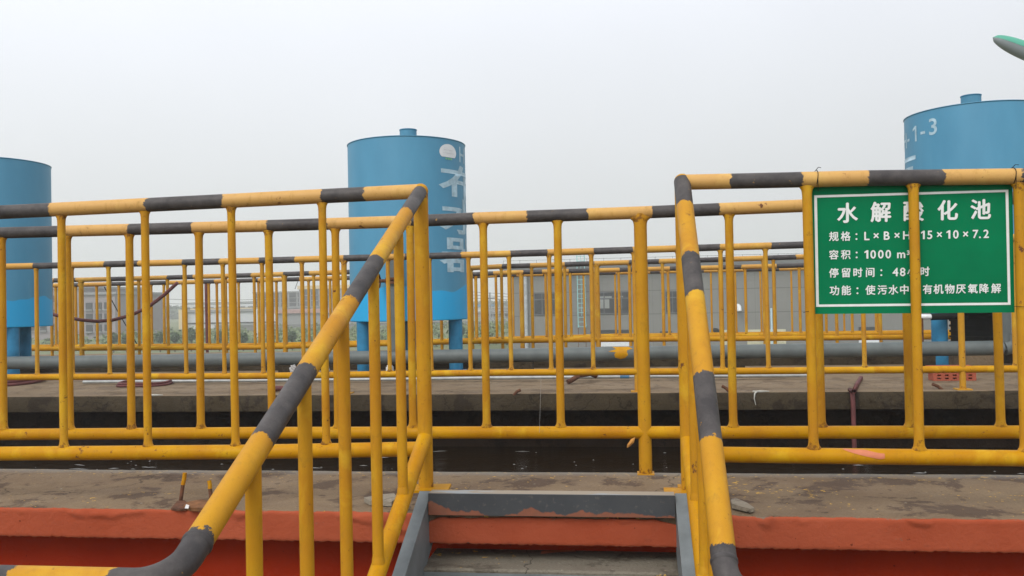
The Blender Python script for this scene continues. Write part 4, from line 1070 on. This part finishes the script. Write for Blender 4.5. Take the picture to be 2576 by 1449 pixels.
for x0, y0, x1, y1, mt in ((1507, 844, 1590, 872, 'pale'), (2160, 838, 2218, 866, 'pale'), (1880, 828, 1976, 872, 'cream'), (1815, 830, 1828, 872, 'cream')):
    a, c, z0, z1 = rect_px(x0, y0, x1, y1, BY); g = MB(); g.box((a, BY - 0.10, z0), (c, BY - 0.004, z1))
    n = max(2, int((c - a) / 0.16))
    for i in range(n): g.box((lerp(a, c, (i + .25) / n), BY - 0.125, z0 + 0.03), (lerp(a, c, (i + .65) / n), BY - 0.10, z1 - 0.03))
    g.build('louvre_panel', M['cream'] if mt == 'cream' else M['sticker'], wb)
g = MB(); p0 = atY(1317, 700, BY - 0.15); p1 = atY(1326.5, 700, BY - 0.15); xc = (p0.x + p1.x) / 2
g.tube([(xc, BY - 0.16, GZ), (xc, BY - 0.16, zr - 0.33)], 0.115, 12)
for zq in zj: g.tube([(xc, BY - 0.16, zq - 0.03), (xc, BY - 0.16, zq + 0.03)], 0.135, 12)
g.build('downpipe', M['pale_blue'] if False else simple('pale_grey_downpipe', (0.34, 0.36, 0.37), 0.5), wb)
# ladder on the wall
la = atY(1450, 640, BY - 0.9); lb = atY(1470.5, 640, BY - 0.9); zl0 = atY(1460, 824, BY - 0.9).z; zl1 = la.z; xm = (la.x + lb.x) / 2
g = MB(); w2 = (lb.x - la.x) / 2 - 0.02
for s in (-1, 1): g.tube([(xm + s * w2, BY - 0.85, zl0), (xm + s * w2, BY - 0.85, zl1)], 0.028, 6)
zq = zl0 + 0.05
while zq < zl1: g.tube([(xm - w2, BY - 0.85, zq), (xm + w2, BY - 0.85, zq)], 0.017, 6); zq += 0.29
g.tube([(xm, BY - 0.85, zl0 + 0.7), (xm, BY - 0.85, zl1)], 0.014, 6)
for k_ in range(5):
    zz = lerp(zl0 + 0.1, zr - 0.4, k_ / 4)
    for s in (-1, 1): g.box((xm + s * w2 - 0.02, BY - 0.85, zz - 0.02), (xm + s * w2 + 0.02, BY - 0.002, zz + 0.02))
g.build('ladder', M['aqua'], wb)
g = MB()
for s in (-1, 1): g.tube([(xm + s * w2, BY - 0.85, GZ), (xm + s * w2, BY - 0.85, zl0)], 0.025, 6)
g.build('ladder_foot', M['rust'], wb)
g = MB(); e0 = atY(1853, 772, BY - 0.3); g.tube([(e0.x + .1, BY, e0.z + 0.05), (e0.x + .1, BY - 0.25, e0.z + 0.05), (e0.x + .13, BY - 0.42, e0.z - 0.02), (e0.x + .15, BY - 0.45, e0.z - 0.25)], 0.14, 12); g.build('vent_elbow', M['sticker'], wb)
g = MB(); e1 = atY(1940, 775, BY - 0.6); g.tube([(e1.x, BY - 0.6, GZ), (e1.x, BY - 0.6, e1.z)], 0.06, 8); g.build('vent_pipe', M['pale_blue'], wb)
g = MB(); e2 = atY(1800, 836, BY); g.lathe((0, 0, 0), [(0.27, 0), (0.27, 0.06), (0.20, 0.06), (0.18, 0.01), (0.001, 0.01)], 20)
rot = Matrix.Rotation(R_(90), 3, 'X'); g.v = [rot @ p + Vector((e2.x, BY - 0.002, e2.z)) for p in g.v]; g.build('round_fan', M['dark_steel'], wb)
# ------------------------------------------------------------------ far buildings
def block(name, label, cat, Y, x0, ytop, x1, mat, depth=10, group=None, parts=None, zb=GZ):
    a = atY(x0, ytop, Y); c = atY(x1, ytop, Y); t = thing(name, label, cat, (a.x, Y, zb), group)
    b = MB(); b.box((a.x, Y, zb), (c.x, Y + depth, a.z)); b.build('wall', mat, t)
    return t, a.x, c.x, a.z
M['mauve'] = panel_wall('mauve_render', (0.235, 0.21, 0.215)); M['far_grey'] = panel_wall('far_grey_render', (0.22, 0.225, 0.225)); M['pale'] = panel_wall('pale_shed_sheet', (0.45, 0.47, 0.48), None, 1.3); M['sand'] = panel_wall('sand_render', (0.52, 0.42, 0.24)); M['brickfar'] = panel_wall('dull_brick', (0.20, 0.165, 0.15)); M['boundary'] = panel_wall('boundary_wall_render', (0.14, 0.14, 0.135)); M['red_roof'] = simple('faded_red_sheet', (0.34, 0.22, 0.20), 0.7)
def small_windows(t, Y, xa, xb, za, zb, nx, nz, w=0.45, h=0.9, mat='pane_dark'):
    for i in range(nx):
        for j in range(nz):
            x = lerp(xa, xb, (i + .5) / nx); z = lerp(za, zb, (j + .5) / nz)
            f = MB(); f.box((x - w, Y - 0.08, z - h / 2), (x + w, Y - 0.004, z + h / 2)); f.build('window', M['pane_dark'], t)
            f = MB(); f.box((x - w - .1, Y - 0.25, z - h / 2 - 0.12), (x + w + .1, Y - 0.081, z - h / 2)); f.build('sill', M['far_grey'], t)
def roof_edge(t, Y, xa, xb, z, depth=10, o=0.25, h=0.25, mat='far_grey'):
    f = MB(); f.box((xa - o, Y - o, z + 0.004), (xb + o, Y + depth + o, z + h)); f.build('roof', M[mat], t)
t, xa, xb, z = block('apartment_block', 'mauve grey block of flats with small windows behind the left tank', 'building', 85, 60, 729, 208, M['mauve'], 12); roof_edge(t, 85, xa, xb, z, 12); small_windows(t, 85, xa + .5, xb - .5, GZ + .6, z - .3, 5, 3, 0.35, 0.7)
t, xa, xb, z = block('apartment_block', 'mauve grey block of flats with a lower roof beside its taller twin', 'building', 84, 206, 742, 289, M['mauve'], 10); roof_edge(t, 84, xa, xb, z, 10); small_windows(t, 84, xa + .3, xb - .3, GZ + .6, z - .6, 3, 3, 0.35, 0.7)
t, xa, xb, z = block('factory_shed', 'long pale factory shed with a sand coloured end wall', 'building', 120, 458, 786, 712, M['pale'], 14); roof_edge(t, 120, xa, xb, z, 14, .3, .35, 'far_grey')
f = MB(); aa = atY(449, 779, 119); cc2 = atY(461, 779, 119); f.box((aa.x, 119, GZ), (cc2.x, 120, aa.z)); f.build('end_wall', M['sand'], t)
f = MB(); aa = atY(470, 776, 121); cc2 = atY(626, 776, 121); f.box((aa.x, 122, GZ), (cc2.x, 126, aa.z)); f.build('rear_wall', M['sand'], t)
for i in range(9):
    f = MB(); x = lerp(xa, xb, (i + .6) / 9.2); f.box((x - 1.1, 119.9, lerp(GZ, z, .28)), (x + 1.1, 119.996, lerp(GZ, z, .36))); f.build('window', M['pane_dark'], t)
t, xa, xb, z = block('office_building', 'hazy grey three storey building, wider of the pair behind the pale shed', 'building', 150, 640, 738, 790, M['far_grey'], 14); roof_edge(t, 150, xa, xb, z, 14); small_windows(t, 150, xa, xb, GZ + 3, z, 7, 3, 0.6, 1.0)
t, xa, xb, z = block('office_building', 'hazy grey building with a pale parapet, taller of the pair behind the middle tank', 'building', 140, 752, 728, 910, M['far_grey'], 14); roof_edge(t, 140, xa, xb, z, 14, .2, .6, 'sand'); small_windows(t, 140, xa, xb, GZ + 3, z, 6, 3, 0.6, 1.0)
t, xa, xb, z = block('warehouse', 'dark grey warehouse with a faded red roof behind the boundary wall', 'building', 110, 695, 789, 860, M['far_grey'], 12); roof_edge(t, 110, xa, xb, z, 10, .3, .5, 'red_roof')
t, xa, xb, z = block('boundary_wall', 'long dark boundary wall across the far side of the meadow', 'wall', 105, 540, 820, 1300, M['boundary'], .4); 
f = MB(); f.box((xa, 104.95, z + 0.004), (xb, 105.45, z + 0.15)); f.build('coping', M['far_grey'], t)
t, xa, xb, z = block('house', 'hazy far house above the sheds with a row of windows', 'building', 190, 462, 764, 640, M['pale'], 12); roof_edge(t, 190, xa, xb, z, 12); small_windows(t, 190, xa, xb, z - 2.4, z - .4, 9, 1, .6, 1.1)
t, xa, xb, z = block('factory_hall', 'hazy brick factory hall right of the middle tank', 'building', 170, 1195, 787, 1232, M['brickfar'], 12); roof_edge(t, 170, xa, xb, z, 12)
t, xa, xb, z = block('factory_hall', 'hazy pale factory hall with pipe racks right of the middle tank', 'building', 150, 1228, 790, 1300, M['pale'], 12); roof_edge(t, 150, xa, xb, z, 12); small_windows(t, 150, xa, xb, GZ + 1, z, 5, 3, .7, .6)
f = MB()
for j in range(4): f.tube([(xa, 149, lerp(GZ + 2, z, j / 3.5)), (xb, 149, lerp(GZ + 2, z, j / 3.5))], 0.13, 6)
for i in range(6): f.tube([(lerp(xa, xb, i / 5), 149, GZ), (lerp(xa, xb, i / 5), 149, z)], 0.1, 6)
f.build('pipe_rack', M['far_grey'], t)
t, xa, xb, z = block('factory_hall', 'hazy white plant house with a blue roof, farthest right of the middle tank', 'building', 200, 1196, 772, 1222, M['pale'], 10); roof_edge(t, 200, xa, xb, z, 10, .4, .5, 'blue_leg')

# poles and wires
def utility_pole(label, px, ptop, Y, arm=True):
    p = atY(px, ptop, Y); t = thing('utility_pole', label, 'pole', (p.x, Y, GZ), 'utility poles beyond the meadow')
    b = MB(); b.tube([(p.x, Y, GZ), (p.x, Y, p.z)], [0.16, 0.11], 8); b.build('mast', M['far_grey'], t)
    if arm:
        b = MB(); b.box((p.x - 1.0, Y - 0.06, p.z - 0.9), (p.x + 1.0, Y + 0.06, p.z - 0.76)); b.build('crossarm', M['dark_steel'], t)
        for s in (-0.9, 0, 0.9):
            b = MB(); b.lathe((p.x + s, Y, p.z - 0.76), [(0.06, 0), (0.08, 0.1), (0.04, 0.2), (0.001, 0.24)], 8); b.build('insulator', M['sticker'], t)
    return p
utility_pole('hazy utility pole with a crossarm right of the middle tank', 1232, 736, 130)
utility_pole('hazy utility pole behind the left railings', 655, 748, 130)
WY = 112
for i, (ya, yb, lab) in enumerate(((744, 757, 'uppermost of the far power lines on the left'), (757, 766, 'middle one of the far power lines on the left'), (768, 776, 'lowest of the far power lines on the left'))):
    a = atY(285, ya, WY); z = atY(665, yb - 4, WY)
    rod('power_line', lab, [a.lerp(z, s / 12) - Vector((0, 0, 1.0 * (s / 12) * (1 - s / 12) * 1.2)) for s in range(13)], 0.026, M['dark_steel'], 'cable', 'power lines beyond the meadow', 5)
for i, (ya, yb, lab) in enumerate(((734, 741, 'uppermost of the far power lines right of the middle tank'), (742, 748, 'middle one of the far power lines right of the middle tank'), (750, 754, 'lowest of the far power lines right of the middle tank'))):
    a = atY(1180, ya, WY); z = atY(1300, yb, WY)
    rod('power_line', lab, [a.lerp(z, s / 8) for s in range(9)], 0.026, M['dark_steel'], 'cable', 'power lines beyond the meadow', 5)
p = atY(646, 780, 75); t = thing('lamp_post', 'slim white lamp post standing in the meadow', 'lamp', (p.x, 75, GZ))
b = MB(); b.tube([(p.x, 75, GZ), (p.x, 75, p.z)], 0.07, 8); b.build('mast', M['sticker'], t)
b = MB(); b.tube([(p.x, 75, p.z), (p.x + 0.25, 75, p.z + 0.12), (p.x + 0.7, 75, p.z + 0.16)], [0.05, 0.04, 0.07], 8); b.build('arm', M['sticker'], t)
rod('jib', 'thin dark crane jib slanting above the hazy grey buildings', [atY(742, 727, 138), atY(754, 694, 138)], 0.06, M['dark_steel'], 'crane', seg=5)

# ------------------------------------------------------------------ vegetation
def leaves(b, c, rx, rz, n, s, seed):
    rnd = random.Random(seed)
    for _ in range(n):
        while True:
            d = Vector((rnd.uniform(-1, 1), rnd.uniform(-1, 1), rnd.uniform(-1, 1)))
            if d.length < 1 and noise.noise(d * 1.9 + Vector((seed, 0, 0))) > -0.22: break
        p = c + Vector((d.x * rx, d.y * rx, d.z * rz))
        u = Vector((rnd.gauss(0, 1), rnd.gauss(0, 1), rnd.gauss(0, 1))).normalized(); v = u.orthogonal().normalized(); q = s * rnd.uniform(.6, 1.4)
        b.add([p - u * q, p + v * q * .5, p + u * q, p - v * q * .5], [(0, 1, 2, 3)])
TY = 58
def young_tree(px, py_top, py_crown, label, Y=TY, wpx=13):
    base = atY(px, 872, Y); top = atY(px, py_top, Y); cb = atY(px, py_crown, Y)
    t = thing('young_tree', label, 'tree', (base.x, Y, GZ), 'young trees along the meadow')
    b = MB(); b.tube([(base.x, Y, GZ), (base.x + .03, Y, cb.z), (base.x, Y, lerp(cb.z, top.z, .7))], [0.05, 0.04, 0.015], 6)
    for k_ in range(4):
        a = k_ * 1.7; b.tube([(base.x, Y, cb.z), (base.x + .25 * math.cos(a), Y + .25 * math.sin(a), lerp(cb.z, top.z, .5))], [0.022, 0.008], 5)
    b.build('trunk', M['bark'], t)
    b = MB(); hz = (top.z - cb.z) / 2; wr = wpx * Y / FPX
    leaves(b, Vector((base.x, Y, cb.z + hz)), wr, hz * 1.08, 420, 0.085, int(px)); b.build('crown', M['leaf'], t)
for px, yt_, yc, lab in ((286, 838, 862, 'young tree in front of the mauve flats'), (318, 842, 864, 'young tree just right of the mauve flats'), (403, 836, 862, 'first young tree left of the thin red pole'), (440, 838, 860, 'young tree under the sand coloured end wall'), (481, 826, 858, 'young tree nearest the left of the thin red pole'), (552, 832, 860, 'young tree just right of the thin red pole'), (612, 838, 862, 'young tree left of the slim white lamp post'), (1158, 819, 842, 'young tree beside the right leg of the middle tank'), (735, 834, 860, 'young tree in front of the dark boundary wall')):
    young_tree(px, yt_, yc, lab)
b = MB(); rnd = random.Random(3)
for i in range(260):
    px = rnd.uniform(60, 1300); Y = rnd.uniform(60, 104); base = atY(px, 850, Y)
    h = rnd.uniform(.25, .85); leaves(b, Vector((base.x, Y, GZ + h * .6)), rnd.uniform(.5, 1.6), h * .8, 46, 0.16, i)
tag(b.build('shrubs', M['shrub']), 'rough pale green shrubs growing over the meadow', 'shrubs', kind='stuff')
b = MB()
for i in range(150):
    px = rnd.uniform(-300, 700) if i < 110 else rnd.uniform(1000, 1400); Y = rnd.uniform(215, 250); top = atY(px, 776 + rnd.uniform(-8, 8) - 0.02 * (px - 1288) * 0, Y)
    hz = (top.z - GZ) / 2; hz = max(hz, 1.5)
    leaves(b, Vector((top.x, Y, GZ + hz)), rnd.uniform(3, 6), hz * 1.05, 130, 0.75, i + 900)
tag(b.build('wood', M['wood']), 'hazy far line of trees along the horizon', 'wood', kind='stuff')

# ------------------------------------------------------------------ the hazy air
hz = MB(); hz.box((-720, -75, GZ - 1.0), (720, 920, 11.0))
hm = bpy.data.materials.new('hazy_air'); hm.use_nodes = True; ht = hm.node_tree; ht.nodes.clear()
ho = ht.nodes.new('ShaderNodeOutputMaterial'); hv = ht.nodes.new('ShaderNodeVolumePrincipled')
hv.inputs['Color'].default_value = (0.90, 0.91, 0.92, 1); hv.inputs['Density'].default_value = 0.0024; hv.inputs['Anisotropy'].default_value = 0.2
ht.links.new(hv.outputs[0], ho.inputs['Volume'])
ho_ = hz.build('haze', hm); tag(ho_, 'thin grey haze in the air over the whole site', 'haze', kind='stuff')
